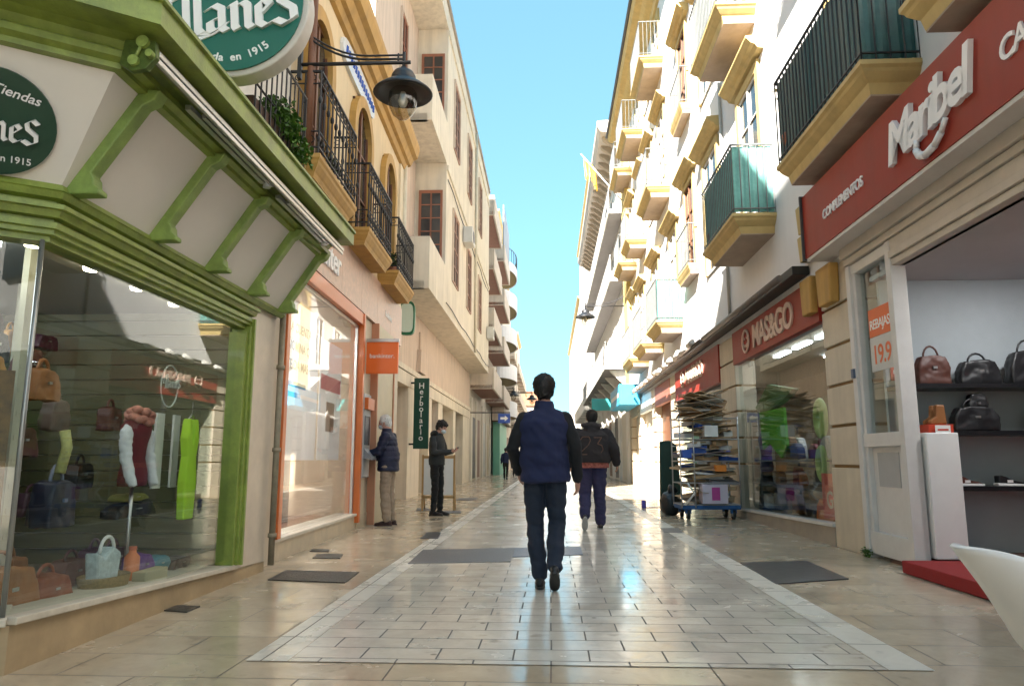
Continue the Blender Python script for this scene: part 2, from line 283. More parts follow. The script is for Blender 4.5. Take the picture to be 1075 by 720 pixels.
cover('drain_cover', 'dark cover inside the pale band left of the grey panel', 'drain cover', [gp(*p) for p in ((441, 565.5), (460, 565.5), (463, 559), (448, 559))], SLATE)
cover('paving_panel', 'wide grey cobbled panel across the street left of the walking man', 'paving panel', [gp(*p) for p in ((428, 592), (536, 590), (541, 575.5), (444, 577.5))], GREYP)
cover('paving_panel', 'bluish cobbled strip under the walking man in the navy gilet', 'paving panel', [gp(*p) for p in ((538, 585), (612, 582.5), (609, 574), (541, 575.6))], M('blue_cobble', (.12, .14, .2), .35, .45, 50, .4, bscale=80))
cover('drain_cover', 'small faint cover in front of the cardboard trolley', 'drain cover', [gp(*p) for p in ((697, 559), (717, 559.5), (712, 554.5), (693, 554.5))], GREYP)
cover('drain_cover', 'grey strip cover behind the shoes of the man on the phone', 'drain cover', [gp(*p) for p in ((458, 538.5), (484, 538.5), (484, 536), (462, 536))], GREYP)
cover('drain_cover', 'farthest grey strip cover up the left side of the street', 'drain cover', [gp(*p) for p in ((478, 525), (500, 525), (502, 522.8), (482, 522.8))], GREYP)
cover('drain_cover', 'grey strip cover beside the old man near the bank column', 'drain cover', [gp(*p) for p in ((437, 536), (452, 536), (450, 533.5), (438, 533.5))], GREYP)

# ---------------- LEFT 1: green shop with chamfered corner
CH = (-.885, -1.33)                       # start of the chamfer (u,o)
PATH = [CH, (0, 0), (3.32, 0)]
b1 = T('shop_building', 'green fronted corner shop with angled display window and bracketed white fascia', 'shop building', L1, (0, 0, 0))
m = b1.mb(); 
for (ua, oa, za, ub, ob, zb) in ((CH[0], CH[1], .33, 0, 0, .27), (0, 0, .27, 3.32, 0, .13)):
    dx, dy = ub-ua, ob-oa; L = math.hypot(dx, dy); nx, ny = -dy/L, dx/L; t = -.35
    m.add([(ua, oa, 0), (ub, ob, 0), (ub+nx*t, ob+ny*t, 0), (ua+nx*t, oa+ny*t, 0), (ua, oa, za-.04), (ub, ob, zb-.04), (ub+nx*t, ob+ny*t, zb-.04), (ua+nx*t, oa+ny*t, za-.04)], [(0,3,2,1),(4,5,6,7),(0,1,5,4),(1,2,6,5),(2,3,7,6),(3,0,4,7)])
m.obj('plinth', STONE, b1)
m = b1.mb()
for (ua, oa, za, ub, ob, zb) in ((CH[0], CH[1], .33, -.02, 0.0, .27), (0, 0, .27, 2.64, 0, .155)):
    dx, dy = ub-ua, ob-oa; L = math.hypot(dx, dy); nx, ny = -dy/L, dx/L; t = -.4; s = .035
    m.add([(ua+nx*s, oa+ny*s, za-.038), (ub+nx*s, ob+ny*s, zb-.038), (ub+nx*t, ob+ny*t, zb-.038), (ua+nx*t, oa+ny*t, za-.038), (ua+nx*s, oa+ny*s, za), (ub+nx*s, ob+ny*s, zb), (ub+nx*t, ob+ny*t, zb), (ua+nx*t, oa+ny*t, za)], [(0,3,2,1),(4,5,6,7),(0,1,5,4),(1,2,6,5),(2,3,7,6),(3,0,4,7)])
m.obj('window_sill', SILL, b1, .006)
# green frame round the window: stepped moulding above, post at the far end
m = b1.mb(); m.sweep([(-.12, 2.165), (.0, 2.165), (.0, 2.195), (.03, 2.20), (.03, 2.225), (.05, 2.23), (.05, 2.262), (.02, 2.267), (.02, 2.283), (.06, 2.288), (.075, 2.322), (.10, 2.325), (.10, 2.35), (.03, 2.36), (.03, 2.38), (.07, 2.39), (.09, 2.42), (-.12, 2.42)], [CH, (0, 0), (2.66, 0)]); m.obj('moulding', GREEN, b1)
m = b1.mb(); m.box(2.53, 2.58, -.12, .03, .158, 2.13); m.box(2.58, 2.625, -.12, .05, .155, 2.19); m.box(2.625, 2.655, -.12, .07, .15, 2.26); m.obj('window_frame', GREEN, b1, .004)
# glass panes + steel corner post
m = b1.mb(); m.box(.02, 2.54, -.052, -.044, .2, 2.18); m.obj('window_pane', GLASS, b1)
cf = sub(L1, CH[0], CH[1], (-CH[0], -CH[1])); CL = math.hypot(*CH)
m = MB(L1, (0, 0, 0))
nx, ny = -.833, .553
def chp(t, o, z):   # point on the chamfer: t metres back from the corner, o outwards
    return (CH[0]/CL*t+nx*o, CH[1]/CL*t+ny*o, z)
m.add([chp(.02, -.05, .2), chp(1.6, -.05, .2), chp(1.6, -.05, 2.18), chp(.02, -.05, 2.18), chp(.02, -.058, .2), chp(1.6, -.058, .2), chp(1.6, -.058, 2.18), chp(.02, -.058, 2.18)], [(0,1,2,3),(7,6,5,4),(0,4,5,1),(3,2,6,7),(1,5,6,2),(0,3,7,4)]); m.obj('window_pane', GLASS, b1)
m = b1.mb(); m.tube([(-.012, -.03, .27), (-.012, -.03, 2.175)], .013, 8); m.obj('corner_post', M('post_grey', (.30, .31, .30), .3, .1, 5, metal=.6), b1)
# pale fascia leaning out, with brackets
m = b1.mb(); m.sweep([(.0, 2.42), (.03, 2.42), (.42, 3.02), (.0, 3.02)], PATH); m.obj('fascia', FASC, b1)
m = b1.mb(); m.sweep([(.0, 2.415), (.05, 2.40), (.085, 2.43), (.06, 2.47), (.02, 2.455)], PATH); m.obj('fascia_trim', GREEN, b1)
for u in (.05, .88, 1.67, 2.47, 3.22):
    m = b1.mb(); m.prism([(.03, 2.435), (.235, 2.435), (.235, 2.46), (.205, 2.485), (.20, 2.525), (.185, 2.55), (.44, 2.935), (.50, 2.965), (.53, 3.02), (.42, 3.03)], 'u', u-.045, u+.045); m.obj('bracket', GREEND, b1, .008)
# cornice
m = b1.mb(); m.sweep([(.0, 3.02), (.40, 3.0), (.46, 3.0), (.46, 3.03), (.50, 3.045), (.50, 3.08), (.47, 3.1), (.50, 3.135), (.56, 3.15), (.73, 3.15), (.73, 3.265), (.75, 3.27), (.75, 3.29), (.0, 3.38)], [CH, (0, 0), (3.36, 0)]); m.obj('cornice', GREEN, b1)
# end pier between the shops and walls above
m = b1.mb(); m.box(2.656, 3.32, -.3, .0, .09, 2.42); m.obj('pier', M('pale_stone_pier', (.60, .52, .42), .35, .15, 4), b1)
m = b1.mb(); m.box(2.60, 3.30, -4, -.3, 0, 3.35); m.prism([(-.02, -.1), (3.62, -.1), (3.62, -6), (-4, -6), (-1, -1.5)], 'z', 3.4, 8.2); m.obj('wall', PALE, b1)
m = b1.mb(); m.prism([(-.1, .15), (3.72, .15), (3.72, -6.1), (-4.1, -6.1), (-1.1, -1.6)], 'z', 8.2, 8.45); m.obj('roof', OCHRE, b1)
# interior: floor, ceiling, slatted back wall
m = b1.mb(); m.prism([(-.05, -.14), (2.6, -.14), (2.6, -3), (-2.3, -3), (-.93, -1.41)], 'z', .02, .16); m.obj('display_floor', M('display_floor', (.20, .17, .11), .45, .15, 5), b1)
m = b1.mb(); m.prism([(-.05, -.06), (2.6, -.06), (2.6, -3), (-2.3, -3), (-.93, -1.41)], 'z', 2.3, 2.36); m.obj('ceiling', M('shop_ceiling', (.20, .20, .18), .7, .08, 3), b1)
m = b1.mb()
for k in range(17): m.box(-2, 2.6, -2.2, -2.17, .16+k*.13, .16+k*.13+.122)
for k in range(17): m.box(2.55, 2.58, -2.2, -.12, .16+k*.13, .16+k*.13+.122)
m.obj('slat_wall', M('slat_board', (.125, .125, .06), .5, .2, 3), b1)
m = b1.mb(); m.box(-2.3, 2.6, -3, -2.21, 0, 3.0); m.obj('back_wall', M('shop_back', (.10, .09, .07), .8, .1, 2), b1)
for uu, oo in ((.55, -.5), (1.45, -1.2)):
    m = b1.mb(); m.box(uu-.03, uu+.03, oo-.02, oo+.02, .16, 2.3)
    for k in range(14): m.box(uu-.012, uu+.012, oo+.0, oo+.023, .3+k*.14, .33+k*.14)
    m.obj('shelf_upright', M('upright', (.42, .40, .30), .5, .1, 4), b1)
for uu, oo, l in ((1.2, -2.0, .9),):
    m = b1.mb(); m.box(uu, uu+l, oo-.03, oo+.03, 2.26, 2.29); m.obj('lamp_tube', TUBE, b1)
for k in range(3):
    m = MB(L1, (0, 0, 0)); a0 = .25+k*.25
    m.add([chp(a0, -.5-k*.3, 2.24), chp(a0+.7, -.5-k*.3, 2.24), chp(a0+.7, -.55-k*.3, 2.24), chp(a0, -.55-k*.3, 2.24), chp(a0, -.5-k*.3, 2.28), chp(a0+.7, -.5-k*.3, 2.28), chp(a0+.7, -.55-k*.3, 2.28), chp(a0, -.55-k*.3, 2.28)], [(0,3,2,1),(4,5,6,7),(0,1,5,4),(1,2,6,5),(2,3,7,6),(3,0,4,7)]); m.obj('lamp_tube', TUBE, b1)
for k in range(4):
    m = b1.mb(); uu = .35+k*.55; m.lathe([(0, .0), (.05, .0), (.04, -.05), (0, -.06)], (uu, -.35, 2.3), 12); m.obj('spot_lamp', M('spot', (1, .85, .6), .4, 0, emit=4), b1)

# round sign on the chamfer fascia (tilted with it)
s1 = T('round_sign', 'round bottle green sign with Tiendas Llanes lettering on the angled white fascia', 'sign', L1, chp(.5, .2, 2.45))
m = s1.mb(); A = Vector(chp(0, 0, 0)); ex = -Vector((CH[0]/CL, CH[1]/CL, 0)); nn = Vector((nx, ny, 0)); 
up = (nn*.39+Vector((0, 0, .60))).normalized(); nor = ex.cross(up)
if nor.dot(nn) < 0: nor = -nor
def gpl(px, py, P0, N):   # camera ray onto an L1-frame plane: world ray expressed in L1 coords
    f = 760.; th = R_(9.12); dx = px-537.5; dy = 360-py; r = Vector((dx, f*math.cos(th)-dy*math.sin(th), f*math.sin(th)+dy*math.cos(th)))
    o = L1.o; rl = Vector((r.x*L1.u[0]+r.y*L1.u[1], r.x*L1.n[0]+r.y*L1.n[1], r.z)); c = Vector((-(o[0]*L1.u[0]+o[1]*L1.u[1]), -(o[0]*L1.n[0]+o[1]*L1.n[1]), CAMZ))
    t = (Vector(P0)-c).dot(N)/rl.dot(N); return c+rl*t
P0 = Vector(chp(0, .03, 2.42)); 
cc = gpl(-6, 127, P0+nor*.02, nor); rr_ = (gpl(59, 127, P0+nor*.02, nor)-cc).length
m.disc(tuple(cc-nor*.01), rr_, tuple(nor), .02, 40); m.obj('sign_disc', BGREEN, s1)
m = s1.mb(); st, wd = blackletter('Llanes'); sc = rr_*1.55/wd
nib(m, st, tuple(cc-ex*(rr_*.80)-up*.08+nor*.012), tuple(ex), tuple(up), tuple(nor), sc, (.2, .13), .004)
text('Tiendas', m, tuple(cc-ex*.02+up*.15+nor*.016), tuple((ex-up*.16).normalized()), tuple(up), .066, .002, .012, .35)
text('Fundada en 1915', m, tuple(cc-up*(rr_*.72)+nor*.016), tuple(ex), tuple(up), .048, .002, .01, 0, True)
m.obj('lettering', WLET, s1)

# big round hanging sign
YS = 4.55
def atY(px, py, Y):
    f = 760.; th = R_(9.12); dx = px-537.5; dy = 360-py; r = (dx, f*math.cos(th)-dy*math.sin(th), f*math.sin(th)+dy*math.cos(th)); t = Y/r[1]; return Vector((r[0]*t, Y, r[2]*t+CAMZ))
c = atY(243, 5, YS); rad = (atY(325, 5, YS)-c).length
s2 = T('round_sign', 'large round teal Llanes 1915 sign with pale rim hanging above the cornice', 'sign', W, (c.x, YS, c.z-rad))
m = s2.mb(); m.disc((c.x, YS, c.z), rad, (0, 1, 0), .14, 56); m.obj('rim', M('sign_rim', (.60, .56, .50), .5, .1, 4), s2, .012)
m = s2.mb(); m.disc((c.x, YS-.004, c.z), rad*.925, (0, -1, 0), .012, 56); m.obj('sign_face', DGREEN, s2)
m = s2.mb(); st, wd = blackletter('Llanes'); sc = rad*1.72/wd
nib(m, st, (c.x-rad*.80, YS-.016, c.z-.265), (1, 0, .12), (-.1, 0, 1), (0, -1, 0), sc, (.26, .13), .006)
txt = 'Fundada en 1915'
for i, ch in enumerate(txt):
    an = R_(-90+(i-(len(txt)-1)/2)*5.6); rr = rad*.80; d = Vector((math.cos(an), 0, math.sin(an))); tx = Vector((-d.z, 0, d.x))
    text(ch, m, tuple(Vector((c.x, YS-.018, c.z))+d*rr), tuple(tx), tuple(-d), .078, .003, .02, 0, True)
m.obj('lettering', WLET, s2)
m = s2.mb(); p = c; m.tube([(c.x-.2, YS+.07, c.z+rad-.05), (c.x-.2, YS+.07, c.z+rad+.35), (-2.3, YS+.07, c.z+rad+.35)], .018, 6); m.tube([(c.x+.2, YS+.07, c.z+rad-.05), (c.x+.2, YS+.07, c.z+rad+.35), (c.x-.2, YS+.07, c.z+rad+.35)], .018, 6); m.obj('hanger', IRON, s2)

# rolled awning cassette under the cornice
aw = T('awning', 'rolled awning with steel tube and folding arms under the green cornice', 'awning', L1, (-.2, .6, 3.0))
m = aw.mb(); m.tube([(-.22, .60, 3.105), (3.2, .60, 3.105)], .036, 12); m.obj('roller_tube', M('awning_cloth', (.30, .29, .24), .7, .2, 10), aw)
m = aw.mb(); m.box(-.26, 3.25, .635, .665, 3.055, 3.085); m.box(-.26, 3.25, .64, .66, 3.02, 3.05); m.obj('front_bar', STEEL, aw, .004)
for u in (.25, 1.7):
    m = aw.mb(); m.box(u, u+1.15, .545, .58, 3.03, 3.06); m.box(u+.1, u+1.2, .60, .625, 3.025, 3.05); m.tube([(u+1.17, .585, 3.01), (u+1.17, .585, 3.08)], .03, 8); m.obj('folding_arm', STEEL, aw)
m = aw.mb(); m.prism([(.50, 3.13), (.48, 3.0), (.54, 2.96), (.62, 2.97), (.67, 3.03), (.66, 3.12)], 'u', -.30, -.265); m.obj('end_plate', M('green_metal_dark', (.10, .15, .03), .4, .4, 25, metal=.3), aw, .004)
m = aw.mb(); m.disc((-.30, .60, 3.11), .032, (-1, 0, 0), .02, 16); m.disc((-.30, .56, 3.01), .028, (-1, 0, 0), .02, 14); m.tube([(-.31, .60, 3.11), (-.31, .56, 3.01)], .009, 6); m.disc((-.30, .645, 3.04), .02, (-1, 0, 0), .03, 12); m.obj('gear', M('green_gear', (.30, .40, .10), .4, .3, 30), aw)
# planter with trailing green plants above the cornice
pl = T('planter', 'dark iron window planter with trailing green plant above the awning', 'planter', L1, (1.8, .4, 3.52))
m = pl.mb(); m.box(1.25, 2.35, .0, .52, 3.52, 3.66); m.obj('trough', M('planter_wood', (.07, .035, .02), .7, .3, 8), pl, .01)
m = pl.mb()
for k in range(12): uu = 1.25+k*.1; m.tube([(uu, .53, 3.5), (uu, .53, 4.2)], .007, 5)
m.tube([(1.25, .53, 4.2), (2.35, .53, 4.2)], .012, 6); m.tube([(1.25, .53, 3.75), (2.35, .53, 3.75)], .009, 6); m.obj('railing', IRON, pl)
def leaves(m, c, r, n, ls, flat=1.):
    for _ in range(n):
        v = Vector((random.gauss(0, 1), random.gauss(0, 1), random.gauss(0, 1))).normalized()*random.random()**.4
        p = Vector((c[0]+v.x*r[0], c[1]+v.y*r[1], c[2]+v.z*r[2])); a = Vector((random.uniform(-1, 1), random.uniform(-1, 1), random.uniform(-1, .6))).normalized()*ls*random.uniform(.6, 1.3)
        b = a.cross(Vector((random.random(), random.random(), random.random()))).normalized()*ls*.3
        m.add([tuple(p), tuple(p+a*.5+b), tuple(p+a), tuple(p+a*.5-b)], [(0, 1, 2, 3)])
m = pl.mb(); leaves(m, (1.85, .5, 3.76), (.30, .14, .16), 900, .05); leaves(m, (2.15, .55, 3.62), (.2, .12, .14), 400, .045); m.obj('foliage', M('trailing_leaf', (.07, .17, .02), .5, .4, 8), pl)
# downpipe between the shops
m = MB(L1, (2.95, .03, 0)); m.tube([(3.36, .05, .05), (3.36, .05, 2.5)], .03, 10)
for z in (.3, 1.1, 1.9): m.tube([(3.36, .05, z), (3.36, .05, z+.04)], .042, 10)
props(m.obj('drain_pipe', M('pipe_paint', (.28, .24, .17), .5, .3, 10)), 'narrow dull metal downpipe between green shop and orange bank window', 'drain pipe')

# ---------------- street lamps
def street_lamp(label, fr, u, o, z, s, arm, group=None):
    t = T('street_lamp', label, 'street lamp', fr, (u, o, z), group=group)
    m = t.mb(); B = (u, o, z)   # z = bottom of the glass
    prof = [(.0, .98), (.05, .97), (.06, .90), (.17, .87), (.21, .80), (.21, .72), (.25, .68), (.38, .60), (.50, .50), (.515, .47), (.50, .455), (.40, .50), (.30, .53), (.0, .55)]
    m.lathe([(r*s, h*s) for r, h in prof], B, 32); m.obj('lamp_shade', M('lamp_iron', (.018, .02, .024), .38, .2, 20), t)
    m = t.mb(); m.lathe([(0, 0), (.08*s, .012*s), (.17*s, .09*s), (.235*s, .22*s), (.25*s, .36*s), (.24*s, .47*s), (.2*s, .53*s)], B, 28); m.obj('lamp_glass', LAMPG, t)
    m = t.mb(); m.lathe([(0, .22*s), (.06*s, .25*s), (.085*s, .33*s), (.06*s, .42*s), (.04*s, .5*s)], B, 16); m.obj('bulb', M('bulb', (.75, .72, .65), .3, 0), t)
    m = t.mb(); zt = z+1.03*s; m.tube([(u, 0.0 if arm else o, zt+.03*s), (u, o+.12*s, zt+.03*s)], .028*s*1.2, 8)
    a = [(u, 0.0 + (o)*k/12, zt+.10*s+.55*s*(1-k/8)**2 if k < 8 else zt+.10*s) for k in range(13)]
    m.tube(a, .017*s*1.2, 6); m.tube([(p[0], p[1], p[2]+.07*s) for p in a], .015*s*1.2, 6)
    m.tube([(u, o, z+.95*s), (u, o, zt+.22*s)], .03*s, 8); m.tube([(u, o-.1*s, z+1.03*s), (u, o-.1*s, zt+.2*s)], .018*s, 6)
    m.box(u-.03, u+.03, -.02, .02, zt-.15, zt+.5); m.obj('arm', IRON, t)
    return t
street_lamp('large black bell shaped street lamp on double arms beside the yellow house', sub(L1, 0, 0, (1, 0)), 3.62, 1.14, 4.62, .62, True)

GD = [M('garment_%s' % n, c, .85, .25, 12, .2) for n, c in (('black', (.01, .01, .012)), ('wine', (.07, .01, .015)), ('brown', (.08, .04, .02)), ('grey', (.06, .06, .065)))]
for k, (u, o, z, w2, h, i, lab) in enumerate(((.30, -1.5, .75, .20, .95, 0, 'black coat hanging on the slatted wall left of the brown bag'), (.85, -1.7, .55, .22, 1.25, 2, 'brown coat hanging at the back between the uprights'), (1.35, -1.55, .6, .24, 1.25, 0, 'black coat hanging behind the maroon vest'), (1.75, -1.75, .9, .18, .85, 1, 'wine red coat hanging right of the black one'), (-.25, -1.3, .6, .22, 1.1, 0, 'black coat hanging beyond the corner post'), (.62, -1.2, .3, .18, .9, 3, 'grey coat hanging low at the left upright'))):
    t = T('hanging_coat', lab, 'coat', L1, (u, o, z)); m = t.mb(); m.prism([(u-w2, z), (u+w2, z), (u+w2*.9, z+h*.6), (u+w2*.95, z+h*.86), (u+w2*.3, z+h), (u-w2*.3, z+h), (u-w2*.95, z+h*.86), (u-w2*.85, z+h*.5)], 'o', o-.07, o+.07); m.obj('cloth', GD[i], t, .03)
    m = t.mb(); m.tube([(u, o, z+h-.02), (u, o, z+h+.08), (u+.03, o, z+h+.11)], .006, 5); m.obj('hook', STEEL, t)
# ---------------- shared building pieces
def balcony(b, u0, u1, d, z, h=1.08, slab=None, rail=IRON, screen=None, side=None, fancy=False, th=.22, sp=.11, corb=True, soff=SOFF, small=False, lab=None):
    slab = slab or OCHY
    m = b.mb(); c = .0 if not corb else min(.16, d*.35)
    if corb:   # moulded slab: three stepped courses narrowing downwards
        m.box(u0, u1, 0, d, z-.045, z)
        lv = [(0, .045), (.03, .07), (.045, .10), (.10, .155), (.125, .175), (.15, th+.02)]
        for (i0, za), (i1, zb) in zip(lv[:-1], lv[1:]):
            i0 *= d/.65; i1 *= d/.65
            m.add([(u0+i0, 0, z-za), (u1-i0, 0, z-za), (u1-i0, d-i0, z-za), (u0+i0, d-i0, z-za), (u0+i1, 0, z-zb), (u1-i1, 0, z-zb), (u1-i1, d-i1, z-zb), (u0+i1, d-i1, z-zb)], [(0,1,5,4),(1,2,6,5),(2,3,7,6),(3,0,4,7)])
    else: m.box(u0, u1, 0, d, z-th, z)
    s = m.obj('balcony', slab, b)
    if lab: s['label'] = lab
    if corb:
        m = b.mb(); i = .15*d/.65; m.box(u0+i+.002, u1-i-.002, 0, d-i-.002, z-th-.035, z-th-.005); m.obj('soffit', soff, s)
    m = b.mb(); e = .03; P = [(u0+e, .0), (u0+e, d-e), (u1-e, d-e), (u1-e, .0)]
    for (ua, oa), (ub, ob) in zip(P[:-1], P[1:]):
        L = math.hypot(ub-ua, ob-oa); n = max(2, int(L/sp))
        for zz, r in ((z+h, .018), (z+.08, .012)) + (((z+h-.14, .009), (z+.26, .009)) if fancy else ()): m.tube([(ua, oa, zz), (ub, ob, zz)], r, 5)
        for k in range(n+1):
            x, y = ua+(ub-ua)*k/n, oa+(ob-oa)*k/n; m.tube([(x, y, z), (x, y, z+h)], .009 if not fancy else .011, 4, False)
            if fancy:
                m.ell((x, y, z+.62), (.024, .024, .05), 6, 4); m.ell((x, y, z+.17), (.022, .022, .04), 6, 4)
                if k < n:
                    for zc, r in ((z+h-.07, .032), (z+.17, .04)):
                        xm, ym = ua+(ub-ua)*(k+.5)/n, oa+(ob-oa)*(k+.5)/n; dx, dy = (ub-ua)/L, (ob-oa)/L
                        m.tube([(xm+dx*r*math.cos(a), ym+dy*r*math.cos(a), zc+r*math.sin(a)) for a in [q*math.pi/4 for q in range(9)]], .006, 4, False)
    rl = m.obj('railing', rail, s)
    if screen:
        m = b.mb()
        def sheet(ua, oa, ub, ob):
            L = math.hypot(ub-ua, ob-oa); n = max(4, int(L/.035)); nx, ny = -(ob-oa)/L, (ub-ua)/L
            for k in range(n):
                w0, w1 = .008*math.sin(k*1.9), .008*math.sin((k+1)*1.9); xs_ = [(ua+(ub-ua)*k/n+nx*w0, oa+(ob-oa)*k/n+ny*w0), (ua+(ub-ua)*(k+1)/n+nx*w1, oa+(ob-oa)*(k+1)/n+ny*w1)]
                m.quad((*xs_[0], z+.03), (*xs_[1], z+.03), (*xs_[1], z+h-.02), (*xs_[0], z+h-.02))
        q = .055
        if 's' in side: sheet(u0+q, 0.02, u0+q, d-q)
        if 'f' in side: sheet(u0+q, d-q, u1-q, d-q)
        if 'e' in side: sheet(u1-q, d-q, u1-q, .02)
        m.obj('screen', screen, s)
    return s
def opening(b, u0, u1, z0, z1, frame=None, arch=False, hood=False, trim=OCHY, panes=(2, 3), wood=TERR, dep=.0, tw=.14, shut=False):
    fr_ = None
    m = b.mb()
    if arch:
        r = (u1-u0)/2; zc = z1-r; cu = (u0+u1)/2; N = 12
        out = [(u0-tw, z0)]+[(cu-(r+tw)*math.cos(math.pi*k/N), zc+(r+tw)*math.sin(math.pi*k/N)) for k in range(N+1)]+[(u1+tw, z0)]
        inn = [(u0, z0)]+[(cu-r*math.cos(math.pi*k/N), zc+r*math.sin(math.pi*k/N)) for k in range(N+1)]+[(u1, z0)]
        for k in range(len(out)-1):
            a, b2, c_, d = out[k], out[k+1], inn[k+1], inn[k]
            m.add([(a[0], 0, a[1]), (b2[0], 0, b2[1]), (c_[0], 0, c_[1]), (d[0], 0, d[1]), (a[0], .10, a[1]), (b2[0], .10, b2[1]), (c_[0], .10, c_[1]), (d[0], .10, d[1])], [(0,1,2,3),(7,6,5,4),(0,4,5,1),(1,5,6,2),(2,6,7,3),(3,7,4,0)])
    else:
        m.box(u0-tw, u0, -.0, .06, z0, z1+tw); m.box(u1, u1+tw, -.0, .06, z0, z1+tw); m.box(u0, u1, -.0, .06, z1, z1+tw)
    s = m.obj('window', trim, b)
    if hood:
        m = b.mb(); zc = z1+tw+.05; m.sweep([(0, zc), (.10, zc+.02), (.14, zc+.08), (.20, zc+.10), (.26, zc+.17), (.28, zc+.18), (.28, zc+.22), (0, zc+.24)], [(u0-.38, 0), (u1+.38, 0)]); m.obj('hood', trim, s)
    m = b.mb(); m.box(u0, u1, -.02, .006, z0, z1); m.obj('pane', DWIN if not shut else wood, s)
    m = b.mb(); n, k = panes; f = .05
    m.box(u0, u0+f, .007, .035, z0, z1); m.box(u1-f, u1, .007, .035, z0, z1); m.box(u0, u1, .008, .034, z1-f, z1); m.box(u0, u1, .008, .034, z0, z0+f)
    for i in range(1, n): x = u0+(u1-u0)*i/n; m.box(x-f*.6, x+f*.6, .009, .038, z0, z1)
    for i in range(1, k): zz = z0+(z1-z0)*i/k; m.box(u0, u1, .010, .028, zz-.015, zz+.015)
    m.obj('frame', wood, s); return s

# ---------------- LEFT 2: bank on the ground floor of the yellow house
b2 = T('bank_building', 'low yellow trimmed house with orange bank front and three black iron balconies', 'building', L2, (0, 0, 0))
E2 = 7.0
CRY = M('warm_cream', (.70, .56, .36), .8, .1, 1.5, .15, streak=.12, bscale=40)
m = b2.mb(); m.box(-.12, E2, -6, 0, 4.04, 7.9); m.box(-.12, E2, -6, -3.2, 0, 4.04); m.obj('wall', CRY, b2)
for a_, c_, za_ in ((-.12, .10, 0), (3.76, E2, 0), (.10, 3.76, 3.2)): m = b2.mb(); m.box(a_, c_, -3.2, -.02 if za_ else 0, za_, 3.26); m.obj('ground_floor_wall', M('bank_wall', (.60, .52, .40), .5, .1, 3), b2)
for a_, c_, oa_, ob_ in ((.10, 3.76, -.3, 0), (3.76, 4.45, 0, .012), (6.2, E2, 0, .012)): m = b2.mb(); m.box(a_, c_, oa_, ob_, 0, .2); m.obj('plinth', M('bank_plinth', (.52, .44, .32), .4, .2, 5), b2)
m = b2.mb(); m.box(.10, 3.8, -.3, .035, .2, .235); m.obj('window_sill', M('bank_sill', (.62, .58, .50), .4, .15, 5), b2, .005)
m = b2.mb()
for k in range(6): m.box(-.12+k*1.19, -.12+(k+1)*1.19-.006, -.01, .05, 3.27, 4.035)
m.obj('marble_fascia', MARB, b2)
m = b2.mb(); m.box(.10, .2, -.1, .06, .235, 3.26); m.box(3.66, 3.76, -.1, .06, .1, 3.26); m.box(.2, 3.66, -.1, .045, 3.08, 3.26); m.obj('window_frame', ORANGE, b2, .004)
m = b2.mb(); m.box(.2, 3.66, -.07, -.03, 3.03, 3.075); m.box(.2, .24, -.07, -.03, .235, 3.03); m.box(3.6, 3.66, -.07, -.03, .235, 3.03); m.obj('inner_frame', STEEL, b2)
m = b2.mb(); m.box(.24, 3.6, -.055, -.045, .235, 3.03); m.obj('window_pane', glassmat('bank_glass', (.97, .98, .98), 1.42), b2)
m = b2.mb(); m.box(.1, 3.76, -3.2, -.3, .14, .2); m.obj('floor', M('bank_floor', (.30, .11, .06), .15, .2, 3), b2)
m = b2.mb(); m.box(.1, 3.76, -3.2, -.1, 3.08, 3.12); m.obj('ceiling', M('bank_ceiling', (.7, .7, .68), .7, .05, 2), b2)
for k in range(3): m = b2.mb(); m.box(.6+k, .75+k, -2.8, -.6, 3.05, 3.075); m.obj('ceiling_lamp', M('bank_lamp', (1, .97, .93), .5, 0, emit=6), b2)
m = b2.mb(); m.box(2.3, 2.75, -1.1, -.7, .2, 3.08); m.obj('interior_column', BROWN, b2)
POSTER = film('poster_film', (.92, .93, .94))
for (ua, ub, za, zb, lab) in ((.62, 1.95, 1.02, 2.86, 'wide white poster with grey text lines behind the bank glass'), (2.05, 3.15, 1.02, 2.62, 'narrower pale poster with red band behind the bank glass, beside the wide one')):
    t = T('poster', lab, 'poster', L2, (ua, -.14, za)); m = t.mb(); m.box(ua, ub, -.15, -.14, za, zb); m.obj('sheet', POSTER, t)
    m = t.mb()
    if ua < 1:
        rows = (('LA CUENTA', .16, 2.5), ('NOMINA QUE', .16, 2.28), ('TE DA MAS', .16, 2.06))
        for s_, sz, z_ in rows: text(s_, m, (ua+.1, -.136, z_), (1, 0, 0), (0, 0, 1), sz, .001, .01)
        m.obj('printing', M('print_grey', (.35, .40, .48), .5, 0), t)
        m = t.mb(); m.box(ua+.1, ub-.5, -.1395, -.137, 1.86, 1.92); m.box(ua+.1, ub-.7, -.1395, -.137, 1.74, 1.8); m.obj('blue_lines', M('print_blue', (.12, .3, .65), .5, 0), t)
    else:
        m.box(ua+.05, ub-.05, -.1395, -.137, 1.95, 2.15); m.obj('red_band', M('print_red', (.75, .18, .2), .5, 0), t)
        m = t.mb(); m.box(ua+.35, ub-.35, -.1395, -.137, 1.4, 1.8); m.obj('picture', M('print_brown', (.35, .2, .12), .5, .3), t)
# letters
m = b2.mb(); text('Bankinter', m, (.36, .055, 3.44), (1, 0, 0), (0, 0, 1), .46, .02, .012, 0, False, .97); m.obj('sign_lettering', WLET, b2)
m = b2.mb(); text('bankinter.', m, (5.3, .055, 3.55), (1, 0, 0), (0, 0, 1), .16, .006, .0); m.obj('sign_lettering', WLET, b2)
